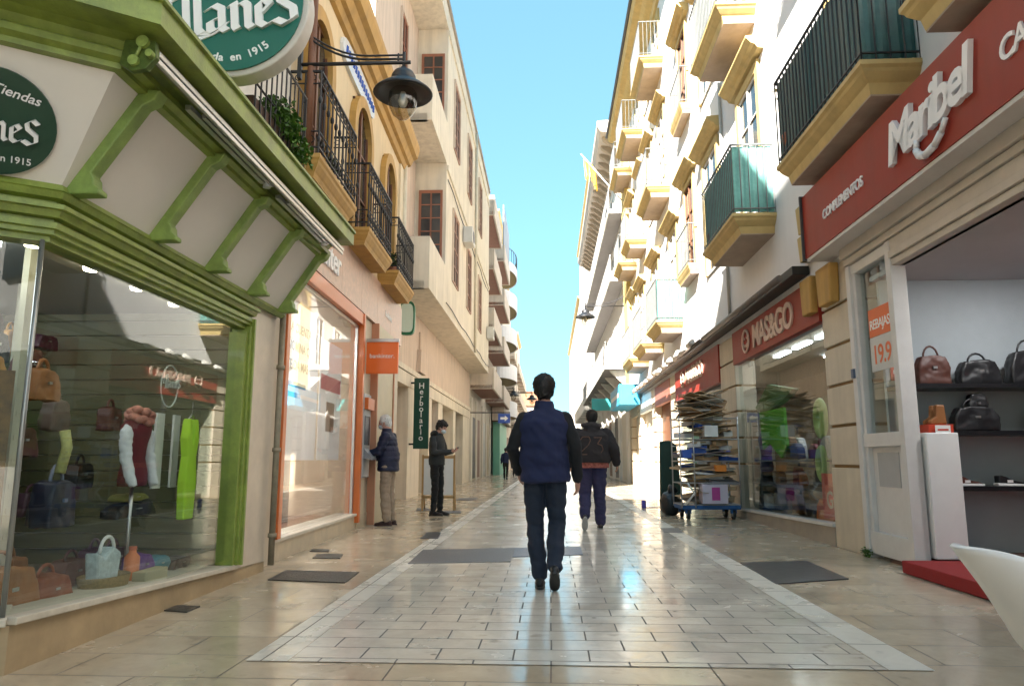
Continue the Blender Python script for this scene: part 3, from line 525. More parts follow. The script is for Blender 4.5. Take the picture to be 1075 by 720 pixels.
# ATM
t = T('cash_machine', 'grey cash machine set in the bank wall in front of the old man', 'cash machine', L2, (4.0, 0, .8))
m = t.mb(); m.box(3.86, 4.36, 0, .05, .75, 2.05); m.obj('surround', M('atm_grey', (.42, .44, .46), .35, .08, 4, metal=.3), t, .01)
m = t.mb(); m.box(3.93, 4.29, .05, .058, 1.25, 1.7); m.obj('screen', M('atm_screen', (.03, .05, .09), .15, 0), t)
m = t.mb(); m.prism([(.05, 1.05), (.18, 1.02), (.18, 1.05), (.05, 1.2)], 'u', 3.92, 4.30); m.obj('keypad', M('atm_keys', (.25, .26, .28), .35, .2, 60), t)
m = t.mb(); m.box(3.88, 4.34, .05, .11, 1.8, 1.98); m.obj('header', ORANGE, t)
# pilaster with orange edges
m = b2.mb(); m.box(4.55, 5.95, 0, .10, 0, 3.26); m.obj('pilaster', M('pilaster_beige', (.52, .45, .30), .45, .12, 3), b2)
for a_ in (4.45, 5.95): m = b2.mb(); m.box(a_+.02, a_+.08, 0, .12, 0, 3.26); m.obj('pilaster_edge', M('edge_salmon', (.55, .25, .14), .5, .1), b2)
# hanging orange sign
t = T('hanging_sign', 'square orange bank sign with silver top bar sticking out over the pavement', 'sign', L2, (4.15, .1, 2.38))
YH = 11.5; p0, p1 = atY(385, 357, YH), atY(417.5, 392, YH)
def toL(fr, p): d = (p.x-fr.o[0], p.y-fr.o[1]); return (d[0]*fr.u[0]+d[1]*fr.u[1], d[0]*fr.n[0]+d[1]*fr.n[1], p.z)
q0, q1 = toL(L2, p0), toL(L2, p1)
m = t.mb(); m.box(q0[0], q0[0]+.07, q0[1], q1[1], q1[2], q0[2]-.03); m.obj('panel', ORSIGN, t, .004)
m = t.mb(); m.box(q0[0]-.01, q0[0]+.08, -.0, q1[1]+.01, q0[2]-.03, q0[2]+.02); m.obj('top_bar', STEEL, t)
m = t.mb(); text('bankinter.', m, (q0[0]-.003, (q0[1]+q1[1])/2, (q0[2]+q1[2])/2-.02), (0, 1, 0), (0, 0, 1), .10, .002, .0, 0, True, az=(-1, 0, 0)); m.obj('lettering', WLET, t)
# upper floor: arched windows, balconies, plaque, cornice
for (u0, u1, zt) in ((.38, 1.22, 6.3), (2.65, 3.6, 6.35), (4.9, 5.75, 6.4)): opening(b2, u0, u1, 4.27, zt, arch=True, trim=OCHRE, panes=(2, 3), wood=BROWN, tw=.17)
for i, (u0, u1) in enumerate(((-.08, 1.62), (2.4, 4.15), (4.75, 6.5))):
    balcony(b2, u0, u1, .37, 4.25, .95, slab=OCHRE, rail=IRON, fancy=True, th=.2, sp=.15, soff=OCHRE)
m = b2.mb(); m.sweep([(0, 6.95), (.06, 6.97), (.10, 7.06), (.16, 7.08), (.22, 7.2), (.30, 7.24), (.34, 7.4), (.34, 7.5), (0, 7.62)], [(-.14, 0), (E2+.02, 0)]); m.obj('cornice', OCHRE, b2)
m = b2.mb(); m.box(-.16, E2+.06, -6, .1, 7.9, 8.0); m.obj('roof_edge', OCHRE, b2)
m = b2.mb(); m.box(6.55, 6.95, 0, .04, 4.04, 6.95); m.obj('corner_strip', M('strip_cream', (.72, .62, .46), .8, .1), b2)
t = T('plaque', 'blue and white glazed tile plaque high on the yellow house', 'plaque', L2, (2.0, 0, 6.62))
m = t.mb(); N = 20
pts = [(2.9+1.05*math.copysign(abs(math.cos(a))**.6, math.cos(a)), 6.72+.2*math.copysign(abs(math.sin(a))**.6, math.sin(a))) for a in [2*math.pi*k/N for k in range(N)]]
m.prism(pts, 'o', 0, .05); m.obj('tile_panel', M('tile_white', (.72, .76, .80), .2, .08, 6), t)
m = t.mb()
for k in range(14):
    a = 2.0+k*.135; m.tube([(a, .055, 6.66), (a+.03, .055, 6.78), (a+.07, .055, 6.68), (a+.09, .055, 6.80)], .011, 4)
m.obj('blue_glaze', M('tile_blue', (.03, .10, .42), .2, 0), t)
m = MB(L2, (-.02, .2, 4.3)); m.tube([(-.03, .22, 4.25), (-.03, .22, 6.2)], .045, 10); props(m.obj('blind_pole', BROWN), 'brown rolled blind pole standing at the near end of the first iron balcony', 'rolled blind')
m = MB(L2, (6.93, .06, 0)); m.tube([(6.93, .06, 4.2), (6.93, .06, 7.6)], .05, 10); props(m.obj('drain_pipe', M('pipe_cream', (.66, .60, .48), .6, .15, 6)), 'cream painted downpipe at the far corner of the yellow house', 'drain pipe')
for (u, o, z) in ((1.0, .38, 4.4), (5.2, .38, 4.35)):
    t = T('potted_plant', 'green plant low inside the %s iron balcony of the yellow house' % ('nearest' if u < 2 else 'farthest'), 'plant', L2, (u, o-.16, 4.25))
    m = t.mb(); m.lathe([(0, 0), (.08, 0), (.11, .17), (.1, .17), (.08, .15)], (u, o-.2, 4.25), 14); m.obj('pot', TERR, t)
    m = t.mb(); leaves(m, (u, o-.18, 4.52), (.2, .10, .15), 260, .06); m.obj('foliage', LEAF, t)

# ---------------- LEFT 3: peach building with terrace bay
b3 = T('apartment_building', 'peach modern building with deep box terraces and brown wooden windows', 'building', L3, (0, 0, 0))
U0, U1, D = -1.9, 18.2, .9
m = b3.mb(); m.box(U0, U1, -8, 0, 3.5, 14.2); m.box(U0, U1, -8, -1.6, 0, 3.5); m.obj('wall', PINK, b3)
for a, c_ in ((U0, .1), (2.9, 4.7), (6.3, 6.9), (8.3, 9.3), (12.3, 13), (15.6, U1)): m = b3.mb(); m.box(a, c_, -1.6, 0, 0, 3.5); m.obj('ground_floor_wall', PEACH, b3)
m = b3.mb(); m.box(U0, U1, 0, .06, 3.32, 3.46); m.obj('string_course', PEACH, b3); m = b3.mb(); m.box(U0, U1, -.3, .03, 2.95, 3.3); m.obj('lintel', PEACH, b3)
m = b3.mb(); m.box(3.2, U1, .004, D, 5.1, 14.18); m.obj('bay', PEACH, b3)
for z0, z1 in ((5.1, 6.4), (9.42, 10.65)):
    m = b3.mb(); m.box(.5, 3.2, 0, D-.12, z0, z0+.18); m.box(.5, 3.2, D-.12, D, z0, z1); m.box(.5, .62, 0, D-.12, z0, z1); m.obj('terrace', PEACH, b3)
m = b3.mb(); m.box(.3, 3.3, 0, D, 13.6, 14.18); m.obj('roof_slab', PEACH, b3)
for z in (9.22, 13.42): m = b3.mb(); m.box(3.22, U1, D+.001, D+.05, z, z+.14); m.obj('string_course', PEACH, b3)
m = b3.mb(); m.tube([(11.2, D+.06, 5.1), (11.2, D+.06, 14.1)], .05, 8); m.obj('downpipe', M('pipe_cream', (.66, .60, .48)), b3)
for zz, sg_ in ((5.35, .12), (8.95, .2)):
    m = b3.mb(); m.tube([(3.3+k*.62, D+.03, zz+sg_*.25*math.sin(k*.9)-.02*k*(k % 3 == 0)*.1) for k in range(24)], .014, 5); m.obj('cable', IRON, b3)
for uu, zz in ((7.2, 8.3), (16.8, 6.6)):
    q_ = b3.mb(); q_.box(uu, uu+.8, D+.02, D+.34, zz, zz+.55); q_ = q_.obj('air_conditioner', M('ac_white', (.62, .61, .58), .5, .12), b3, .015); m = b3.mb(); m.disc((uu+.4, D+.342, zz+.28), .2, (0, 1, 0), .008, 20); m.obj('fan_grille', DGREY, q_)
m = b3.mb(); m.box(U0-.05, U1+.02, -8, D+.06, 14.19, 14.34); m.obj('roof_edge', M('roof_edge', (.35, .30, .25), .7, .2), b3)
for z in (6.5, 10.7):
    for k, (a, c_) in enumerate(((.75, 1.5),)): opening(b3, a, c_, z-1.2, z+1.9, trim=PINK, wood=TERR, panes=(2, 4), tw=.08)
    m = b3.mb(); m.box(3.16, 3.2, .12, .8, z, z+2.1); w_ = m.obj('window', TERR, b3)
    m = b3.mb(); m.box(3.145, 3.165, .2, .45, z+.08, z+2.0); m.box(3.145, 3.165, .5, .74, z+.08, z+2.0); m.obj('pane', DWIN, w_)
    m = b3.mb()
    for k in range(1, 5): m.box(3.13, 3.147, .2, .74, z+.08+k*.39, z+.11+k*.39)
    m.obj('glazing_bar', TERR, w_)
# windows on the bay face
bf = T.__new__(T); bf.e = b3.e; bf.fr = L3; bf.base = (0, 0, 0)
class OffMB(MB):
    def P(s, u, o, z): return (u-s.b[0], s.fr.sg*(o+s.off-s.b[1]), z-s.b[2])
class OffT:
    def __init__(s, t, off): s.e = t.e; s.fr = t.fr; s.base = t.base; s.off = off
    def mb(s): m = OffMB(s.fr, s.base); m.off = s.off; return m
def obj_par(p): return p
bo = OffT(b3, D)
_o = MB.obj
def obj2(s, name, mat, par=None, bevel=0, label=None, jit=0): return _o(s, name, mat, par.e if isinstance(par, OffT) else par, bevel, label, jit)
MB.obj = obj2
for z in (6.3, 10.5):
    for a in (4.6, 8.4, 12.6): opening(bo, a, a+1.3, z, z+2.2, trim=PINK, wood=M('faded_wood', (.42, .24, .17), .6, .15, 5), panes=(2, 4), tw=.06)
# ground floor openings
for k, (a, c_, z1, mt) in enumerate(((.1, 2.9, 2.95, M('herbal_wood', (.50, .30, .12), .5, .2, 5)), (4.7, 6.3, 2.95, M('shop_beige', (.55, .42, .22), .6, .1)), (6.9, 8.3, 2.95, BROWN), (9.3, 12.3, 2.95, M('shop_shutter', (.42, .38, .30), .5, .15)), (13, 15.6, 2.95, DGREY))):
    m = b3.mb(); m.box(a, c_, -.5, -.42, 0, z1); m.obj('shop_door', mt, b3)
m = b3.mb(); m.box(.15, 1.0, -.4, -.3, .1, 2.9); m.obj('door_leaf', M('dark_leaf', (.05, .06, .05), .25, .2), b3)
m = b3.mb(); m.box(4.3, 4.75, 0, .05, 3.5, 4.7); m.prism([(4.1, 4.15), (4.9, 4.15), (5.0, 3.5), (4.0, 3.5)], 'o', .0, .12); m.obj('wall_relief', PINK, b3)
# shop letters on the peach lintel (only the last part can be read)
t = T('shop_sign', 'relief letters on the peach wall above the herbalist doorway', 'sign', L3, (.2, 0, 3.7)); m = t.mb(); text('ALES', m, (-.1, .01, 3.68), (1, 0, 0), (0, 0, 1), .62, .03, .01, 0, False, 1.25); m.obj('lettering', M('letter_stone', (.50, .42, .30), .6, .1), t)
t = T('pharmacy_sign', 'green edged oval sign sticking out from the peach wall', 'sign', L3, (.3, 0, 4.1))
m = t.mb(); N = 24; pp = [(.30+.20*math.copysign(abs(math.cos(a))**.5, math.cos(a)), 4.45+.42*math.copysign(abs(math.sin(a))**.5, math.sin(a))) for a in [2*math.pi*k/N for k in range(N)]]
m.prism([(p[0], p[1]) for p in pp], 'u', .9, 1.02); m.obj('rim', M('sign_emerald', (.01, .16, .07), .3, .05), t)
m = t.mb(); m.prism([(.30+(p[0]-.30)*.8, 4.45+(p[1]-4.45)*.85) for p in pp], 'u', .885, .9); m.obj('face', M('sign_pale', (.62, .72, .60), .35, .05), t)
t = T('herbalist_sign', 'tall dark green sign with Herbolario in vertical letters', 'sign', L3, (3.3, .2, 1.1))
ph0, ph1 = toL(L3, atY(435, 397, 19.6)), toL(L3, atY(449.5, 471, 19.6))
m = t.mb(); m.box(ph0[0], ph0[0]+.08, ph0[1], ph1[1], ph1[2], ph0[2]); m.obj('panel', M('herb_green', (.004, .06, .042), .35, .05), t)
m = t.mb(); H = ph0[2]-ph1[2]; cu_ = (ph0[1]+ph1[1])/2
for i, ch in enumerate('Herbolario'): text(ch, m, (ph0[0]-.004, cu_, ph0[2]-.28-i*(H-.35)/10), (0, 1, 0), (0, 0, 1), .22, .003, .01, 0, True, az=(-1, 0, 0))
m.obj('lettering', WLET, t)
m = t.mb(); m.box(ph0[0]+.02, ph0[0]+.05, 0, ph0[1], ph0[2]-.15, ph0[2]-.1); m.box(ph0[0]+.02, ph0[0]+.05, 0, ph0[1], ph1[2]+.1, ph1[2]+.15); m.obj('bracket', IRON, t)
t = T('shop_board', 'brown wooden board hanging on the wall behind the man with the phone', 'board', L3, (6.4, .03, .6)); m = t.mb(); m.box(6.9, 8.6, .03, .08, .55, 1.35); m.obj('panel', M('board_brown', (.36, .15, .06), .5, .2), t, .01)
t = T('easel', 'light wooden frame stand with a white sheet behind the man with the phone', 'easel', W, (-1.75, 15.0, 0))
m = t.mb()
for x in (-1.82, -1.18): m.box(x-.02, x+.02, 15.0, 15.03, 0, 1.12); m.tube([(x, 15.03, 1.05), (x, 15.4, 0)], .015, 6)
m.box(-1.82, -1.18, 15.0, 15.03, 1.05, 1.1); m.box(-1.82, -1.18, 15.0, 15.03, .25, .3); m.obj('frame', M('light_wood', (.50, .30, .12), .5, .2, 6), t)
m = t.mb(); m.box(-1.80, -1.20, 15.01, 15.025, .32, 1.04); m.obj('sheet', WPAINT, t)
# ---------------- LEFT far row
def flat_windows(b, us, zs, w, h, wood=BROWN, trim=None, hood=False):
    for z in zs:
        for u in us: opening(b, u, u+w, z, z+h, trim=trim or OCHY, wood=wood, panes=(2, 2), tw=.1, hood=hood)
def house(name, label, fr, u0, u1, H, wall, roofm=None, depth=9, gf=None, off=0):
    b = T(name, label, 'building', fr, (u0, off, 0)); m = b.mb(); m.box(u0, u1, off-depth, off, 0, H); m.obj('wall', wall, b)
    m = b.mb(); m.sweep([(off-.1, H-.22), (off+.12, H-.18), (off+.25, H-.05), (off+.3, H), (off+.3, H+.08), (off-depth, H+.3), (off-depth, H)], [(u0, 0), (u1, 0)]); m.obj('roof', roofm or OCHY, b)
    return b
REDS = M('balcony_underside', (.30, .16, .12), .8, .15, 3); CONC = M('balcony_parapet', (.66, .58, .50), .75, .12, 2, .1, streak=.15); BLUEG = M('grey_blue_wall', (.34, .38, .44), .7, .1, 2)
b4 = house('apartment_building', 'apartment block with two stacks of concrete balconies, undersides painted red brown', L3, 18.25, 35, 17.1, M('mid_cream', (.60, .54, .46), .8, .12, 1.5, .1, streak=.15))
def conc_balc(b, u0, u1, d, z, ph=.85, par=CONC, und=REDS, off=0):
    m = b.mb(); m.box(u0, u1, off+0, off+d-.1, z-.16, z+.0); s = m.obj('balcony', und, b)
    m = b.mb(); m.box(u0, u1, off+d-.1, off+d, z-.2, z+ph); m.box(u0, u0+.1, off+0, off+d-.1, z-.2, z+ph); m.box(u1-.1, u1, off+0, off+d-.1, z-.2, z+ph); m.obj('parapet', par, s, .02)
for z in (4.6, 7.6, 10.6, 13.4):
    conc_balc(b4, 18.6, 24.6, 1.15, z); conc_balc(b4, 27.2, 33.6, 1.15, z)
    for u in (19.5, 22.3, 28.2, 31.2): opening(b4, u, u+1.1, z+.02, z+2.3, trim=CONC, wood=BROWN, panes=(2, 2), tw=.08)
for z in (4.9, 7.9, 10.9): opening(b4, 25.3, 26.3, z, z+1.5, trim=CONC, wood=WPAINT, panes=(2, 2), tw=.08)
m = b4.mb(); m.box(27.3, 33.5, 1.03, 1.09, 14.25, 16.9); m.obj('glazed_screen', BLUEG, b4)
for u in (18.6, 21, 24.5, 27, 30, 33): m = b4.mb(); m.box(u, u+.5, 0, .07, 0, 4.0); m.obj('pilaster', PALE, b4)
for k, u in enumerate((19.2, 21.7, 25.2, 27.7, 30.7)): m = b4.mb(); m.box(u, u+1.6, .0, .03, .1, 3.1); m.obj('shop_door', [DGREY, BROWN, M('shutter_grey', (.35, .35, .34), .4, .1), M('shutter_tan', (.45, .35, .22), .5, .1), DGREY][k], b4)
# mint green panel and its box
t = T('mint_kiosk', 'mint green painted shop front strip far up the left side', 'shop front', L3, (32.2, 0, 0)); m = t.mb(); m.box(32, 40, .10, .55, 0, 3.5); m.obj('panel', M('mint', (.22, .55, .40), .5, .06, 2), t)
m = t.mb(); m.box(31.2, 40, .1, .9, 3.55, 4.6); m.obj('fascia', CONC, t); m = t.mb(); m.box(31.2, 40, .1, .8, 3.5, 3.54); m.obj('underside', BROWN, t)
t = T('wall_unit', 'grey air conditioning unit on the cream wall above the far shops', 'air conditioner', L3, (24.8, .1, 4.8)); m = t.mb(); m.box(24.9, 25.7, .08, .4, 5.0, 5.6); m.obj('case', DGREY, t); m = t.mb(); m.disc((24.89, .24, 5.3), .1, (-1, 0, 0), .015, 16); m.obj('fan_grille', STEEL, t)
# building with rounded balconies
b5 = house('apartment_building', 'white block with a stack of half round balconies with olive undersides', L3, 35.05, 46, 19.3, PALE)
OL = M('olive_underside', (.20, .15, .06), .8, .1); WB = M('round_parapet', (.74, .74, .76), .7, .06)
for i, z in enumerate((4.4, 7.2, 10.0, 12.8, 15.6)):
    m = b5.mb(); N = 18; arc = [(40.5-3.8*math.cos(math.pi*k/N), 1.35*math.sin(math.pi*k/N)) for k in range(N+1)]
    m.prism(arc, 'z', z-.15, z); s = m.obj('balcony', OL, b5)
    m = b5.mb(); full = i != 4
    for k in range(N):
        a, c_ = arc[k], arc[k+1]; f = .97; a2 = (40.5+(a[0]-40.5)*f, a[1]*f); c2 = (40.5+(c_[0]-40.5)*f, c_[1]*f); zt = z+(.95 if full else .5)
        m.add([(a[0], a[1]+.01, z-.2), (c_[0], c_[1]+.01, z-.2), (c2[0], c2[1], z-.2), (a2[0], a2[1], z-.2), (a[0], a[1]+.01, zt), (c_[0], c_[1]+.01, zt), (c2[0], c2[1], zt), (a2[0], a2[1], zt)], [(0,3,2,1),(4,5,6,7),(0,1,5,4),(2,3,7,6)])
    m.obj('parapet', WB, s)
    if not full:
        m = b5.mb(); 
        for k in range(N+1): m.tube([(arc[k][0], arc[k][1], z+.5), (arc[k][0], arc[k][1], z+1.5)], .02, 4)
        m.tube([(q[0], q[1], z+1.5) for q in arc], .03, 5); m.obj('railing', IRON, s)
    for u in (38.5, 41.2): opening(b5, u, u+1.3, z+.02, z+2.1, trim=WB, wood=BROWN, panes=(2, 2), tw=.08)
flat_windows(b5, (36,), (4.6, 7.4, 10.2), 1, 1.6, trim=PALE)
u = 46.05; random.seed(11)
fl = [('cream block with plain balconies beyond the rounded balconies', 11, 16.5, PEACH), ('pinkish house with small roof terrace far up the left row', 12, 14, PINK), ('pale narrow house in the far left row', 12, 16, PALE), ('tan farthest block of the left row', 30, 12, CREAM)]
for lab, wd, H, mt in fl:
    b = house('house', lab, L3, u, u+wd-.05, H, mt, ROOFM if mt is PINK else None)
    for z in (4.2, 7.2, 10.0):
        if z+2.4 > H: continue
        for k in range(int(wd/4)):
            conc_balc(b, u+.7+k*4, u+3.2+k*4, .9, z, .8, und=SOFF); opening(b, u+1.3+k*4, u+2.4+k*4, z+.05, z+2.1, trim=OCHY, wood=BROWN, panes=(2, 2), tw=.08)
    for k in range(int(wd/4)): m = b.mb(); m.box(u+.6+k*4, u+3.2+k*4, 0, .04, .1, 3); m.obj('shop_door', [DGREY, BROWN, M('shutter_grey', (.35, .35, .34))][k % 3], b)
    u += wd
# ---------------- RIGHT 1: white house with ochre trim
WHT = M('white_wall', (.78, .77, .77), .82, .05, .8, .12, streak=.025, bscale=30)
r1 = T('corner_house', 'tall white house with ochre moulded balconies above the red shop signs', 'building', RR, (-8, 0, 0))
m = r1.mb(); m.box(-8, 24, -9, 0, 3.32, 15.6); m.box(.35, 24, -9, -2.6, 0, 3.32); m.box(-8, .35, -9, -5, 0, 3.32); m.obj('wall', WHT, r1)
m = r1.mb(); m.sweep([(0, 14.9), (.08, 14.92), (.12, 15.1), (.3, 15.2), (.42, 15.32), (.62, 15.38), (.70, 15.5), (.70, 15.62), (-9, 15.9), (-9, 15.5)], [(-8, 0), (24.05, 0)]); m.obj('eaves', OCHY, r1)
m = r1.mb(); m.tube([(-8, .74, 15.6), (24, .74, 15.6)], .06, 8); m.obj('gutter', DGREY, r1)
m = r1.mb(); m.box(22.4, 24, 0, .16, 3.7, 14.9); m.obj('pilaster', M('yellow_pilaster', (.68, .52, .20), .7, .1, 2, .1, streak=.1), r1)
# ochre quoins at the near shop wall
for z0, z1 in ((3.6, 3.95), (3.98, 4.36)): m = r1.mb(); m.prism([(1.42, z0), (2.0, z0), (2.06, z1), (1.36, z1)], 'o', 0, .1); m.obj('quoin', OCHY, r1, .01)
# balconies: (u0,u1,depth,z,screen,side)
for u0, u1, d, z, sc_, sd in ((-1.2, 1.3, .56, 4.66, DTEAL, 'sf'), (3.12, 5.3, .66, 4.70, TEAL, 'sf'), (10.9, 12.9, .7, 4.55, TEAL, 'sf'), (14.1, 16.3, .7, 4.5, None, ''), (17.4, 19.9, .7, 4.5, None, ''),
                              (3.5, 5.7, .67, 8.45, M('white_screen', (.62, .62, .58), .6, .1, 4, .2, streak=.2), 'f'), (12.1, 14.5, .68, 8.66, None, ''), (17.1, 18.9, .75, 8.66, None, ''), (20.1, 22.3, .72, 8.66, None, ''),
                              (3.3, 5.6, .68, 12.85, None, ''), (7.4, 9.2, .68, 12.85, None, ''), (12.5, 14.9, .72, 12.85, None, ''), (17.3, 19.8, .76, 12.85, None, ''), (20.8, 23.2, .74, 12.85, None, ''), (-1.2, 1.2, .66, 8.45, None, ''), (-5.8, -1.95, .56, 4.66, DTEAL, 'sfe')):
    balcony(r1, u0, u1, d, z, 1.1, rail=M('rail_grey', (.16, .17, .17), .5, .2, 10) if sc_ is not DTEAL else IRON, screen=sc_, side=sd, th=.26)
for u0, z in ((8.7, 5.46), (8.9, 9.48)): balcony(r1, u0, u0+1.5, .26, z, .95, th=.2, rail=M('rail_grey', (.16, .17, .17)))
for u0, u1, z in ((-.5, .6, 4.68), (3.65, 4.75, 4.72), (6.55, 7.75, 4.9), (11.3, 12.4, 4.57), (14.6, 15.8, 4.52), (18.0, 19.2, 4.52), (20.6, 21.6, 4.8),
                  (-.5, .6, 8.47), (3.9, 5.0, 8.47), (6.6, 7.7, 8.8), (12.7, 13.8, 8.68), (15.3, 16.2, 8.8), (17.5, 18.5, 8.68), (20.6, 21.7, 8.68),
                  (3.9, 5.0, 12.87), (7.8, 8.8, 12.87), (13.1, 14.2, 12.87), (15.7, 16.6, 13.0), (18.0, 19.1, 12.87), (21.4, 22.5, 12.87)):
    h = 2.55 if z < 12 else 1.75
    opening(r1, u0, u1, z, z+(h if z % 1 < .75 else h-.1), trim=OCHY, wood=M('shutter_white', (.62, .60, .56), .5, .1), panes=(2, 4), hood=z < 12, tw=.15, shut=False)
for u0, z in ((8.95, 5.5), (9.15, 9.52)): opening(r1, u0, u0+1.0, z, z+2.1, trim=OCHY, wood=BROWN, panes=(2, 3), hood=True, tw=.13)
m = r1.mb(); m.tube([(6.05, .04, 3.6), (6.05, .04, 8.4)], .03, 6); m.obj('cable', M('wall_pipe', (.5, .48, .44), .6), r1)
# ground floor piers of the right row
PIER = M('pier_cream', (.62, .54, .42), .6, .1, 3, .05, streak=.12); JO = M('pier_joint', (.26, .15, .05), .7, .2)
def pier(u0, u1, top=3.32, dep=.35, zs=(.95, 1.42, 1.90, 2.37, 2.84)):
    m = r1.mb(); e = [0]+list(zs)+[top]
    for a, c_ in zip(e[:-1], e[1:]): m.box(u0, u1, -dep, .02 if a else .03, a+.018 if a else 0, c_-.018 if c_ != top else c_)
    s = m.obj('pier', PIER, r1, .008); m = r1.mb(); m.box(u0+.01, u1-.01, -dep, -.008, .2, top-.02); m.obj('joint_course', JO, s)
pier(.74, 1.58); pier(5.95, 7.1, 3.3); pier(12.2, 13.2); pier(16.2, 17.0); pier(20.2, 21.0); pier(23.2, 24)
for a_, c_ in ((1.62, 1.94), (.98, 1.36)): m = r1.mb(); m.prism([(a_, 2.86), (c_, 2.86), (c_+.04, 3.33), (a_-.04, 3.33)], 'o', .022, .14); m.obj('corbel', OCHRE, r1, .02)
# MAS&GO shop front
m = r1.mb(); m.add([(1.58, -.06, 0), (5.95, -.06, 0), (5.95, .04, 0), (1.58, .04, 0), (1.58, -.06, .23), (5.95, -.06, .13), (5.95, .04, .13), (1.58, .04, .23)], [(0,3,2,1),(4,5,6,7),(0,1,5,4),(1,2,6,5),(2,3,7,6),(3,0,4,7)]); m.obj('plinth', M('grey_plinth', (.36, .31, .25), .5, .2, 4), r1)
m = r1.mb(); m.add([(1.58, -.1, .23), (5.95, -.1, .13), (5.95, .06, .13), (1.58, .06, .23), (1.58, -.1, .27), (5.95, -.1, .165), (5.95, .06, .165), (1.58, .06, .27)], [(0,3,2,1),(4,5,6,7),(0,1,5,4),(1,2,6,5),(2,3,7,6),(3,0,4,7)]); m.obj('window_sill', M('sill_white', (.66, .63, .60), .4, .1), r1)
m = r1.mb(); m.box(1.58, 5.95, -.055, -.047, .17, 2.75); m.obj('window_pane', GLASS, r1)
REDF = M('red_fascia', (.30, .034, .022), .42, .08, 3, spec=.25)
m = r1.mb(); m.box(1.6, 5.93, -.05, .05, 2.74, 3.32); m.obj('fascia', REDF, r1)
m = r1.mb(); m.box(7.1, 12.2, -.05, .05, 2.55, 3.32); m.obj('fascia', REDF, r1)
CRL = M('cream_letter', (.62, .45, .36), .45, .05)
for uu, lab in ((4.85, 'cream MAS&GO letters with ring emblem on the nearer red fascia'), (10.9, 'cream MAS&GO letters on the farther red fascia behind the cardboard')):
    t = T('shop_sign', lab, 'sign', RR, (uu, .05, 2.85)); m = t.mb()
    text('MAS&GO', m, (uu-.32, .052, 2.86), (-1, 0, 0), (0, 0, 1), .52, .025, .022, 0, False, .92, az=(0, 1, 0)); m.obj('lettering', CRL, t)
    m = t.mb(); m.tube([(uu+.1+.19*math.cos(a), .07, 3.03+.19*math.sin(a)) for a in [k*math.pi/10 for k in range(21)]], .022, 6)
    m.tube([(uu+.2, .07, 2.98), (uu+.12, .07, 2.93), (uu+.0, .07, 2.98)], .018, 6); m.ell((uu+.17, .07, 3.08), (.025, .015, .025), 8, 6); m.ell((uu+.03, .07, 3.08), (.025, .015, .025), 8, 6); m.obj('emblem', CRL, t)
# interior of the MAS&GO shop
m = r1.mb(); m.box(1.6, 12.2, -2.6, -.2, .02, .12); m.obj('floor', M('shop_floor', (.32, .27, .22), .3, .15), r1)
m = r1.mb(); m.box(1.6, 12.2, -2.6, -.06, 2.9, 2.95); m.obj('ceiling', M('shop_ceiling', (.42, .42, .38)), r1)
m = r1.mb(); m.box(1.6, 12.2, -2.6, -2.5, 0, 2.9); m.obj('back_wall', M('shop_wall_pale', (.30, .24, .20), .7, .3, 1.5), r1)
for k in range(4):
    for j in range(2): m = r1.mb(); m.box(2.0+k*1.05, 2.7+k*1.05, -.75-j*.9, -.66-j*.9, 2.86, 2.89); m.obj('lamp_tube', TUBE, r1)
m = r1.mb(); m.box(7.1, 12.2, -.1, -.05, 2.45, 2.55); m.box(9.5, 9.62, -.1, -.02, 0, 2.5); m.obj('door_frame', DGREY, r1)
m = r1.mb(); m.box(7.1, 12.2, -.055, -.047, .1, 2.5); m.obj('window_pane', GLASS, r1)
# farther openings of the same house
for k, (a, c_, mt) in enumerate(((13.2, 16.2, BROWN), (17, 20.2, M('shutter_cream', (.62, .58, .50), .5, .1, 3)), (21, 23.2, M('shutter_cream', (.62, .58, .50))))):
    m = r1.mb(); m.box(a, c_, -.25, -.18, 0, 3.3); m.obj('shop_door', mt, r1)
    m = r1.mb(); m.box(a, c_, -.1, .03, 2.7, 3.32); m.obj('fascia', [M('old_red', (.38, .14, .10), .5, .2), WPAINT, M('fascia_tan', (.5, .42, .3), .5)][k], r1)
# long awning box
t = T('awning', 'long closed black awning box under the white wall on the right', 'awning', RR, (2, .2, 3.34))
m = t.mb(); m.box(1.9, 13, .02, .24, 3.42, 3.54); m.box(13.1, 19.5, .02, .24, 3.42, 3.54); m.obj('case', M('awning_black', (.025, .022, .02), .5, .2, 10), t, .01)
m = t.mb(); m.tube([(2.0, .38, 3.40), (6.9, .38, 3.40)], .045, 8); m.tube([(7.2, .38, 3.40), (12.9, .38, 3.40)], .045, 8); m.tube([(13.2, .38, 3.42), (19.4, .38, 3.42)], .045, 8); m.obj('front_bar', M('awning_bar', (.16, .13, .11), .5, .2, 10), t)
for k in range(7): a = 7.6+k*.9+.2*math.sin(k*3); m = t.mb(); m.tube([(a, .45, 3.46+.03*math.sin(k)), (a+.42, .47, 3.40+.03*math.cos(k*2))], .055, 8); m.obj('valance_roll', M('awning_white', (.72, .70, .66), .6, .1), t)
for k in range(5): a = 14+k*1.0; m = t.mb(); m.tube([(a, .45, 3.44), (a+.5, .47, 3.40+.03*math.cos(k*2))], .05, 8); m.obj('valance_roll', M('awning_white', (.72, .70, .66), .6, .1), t)
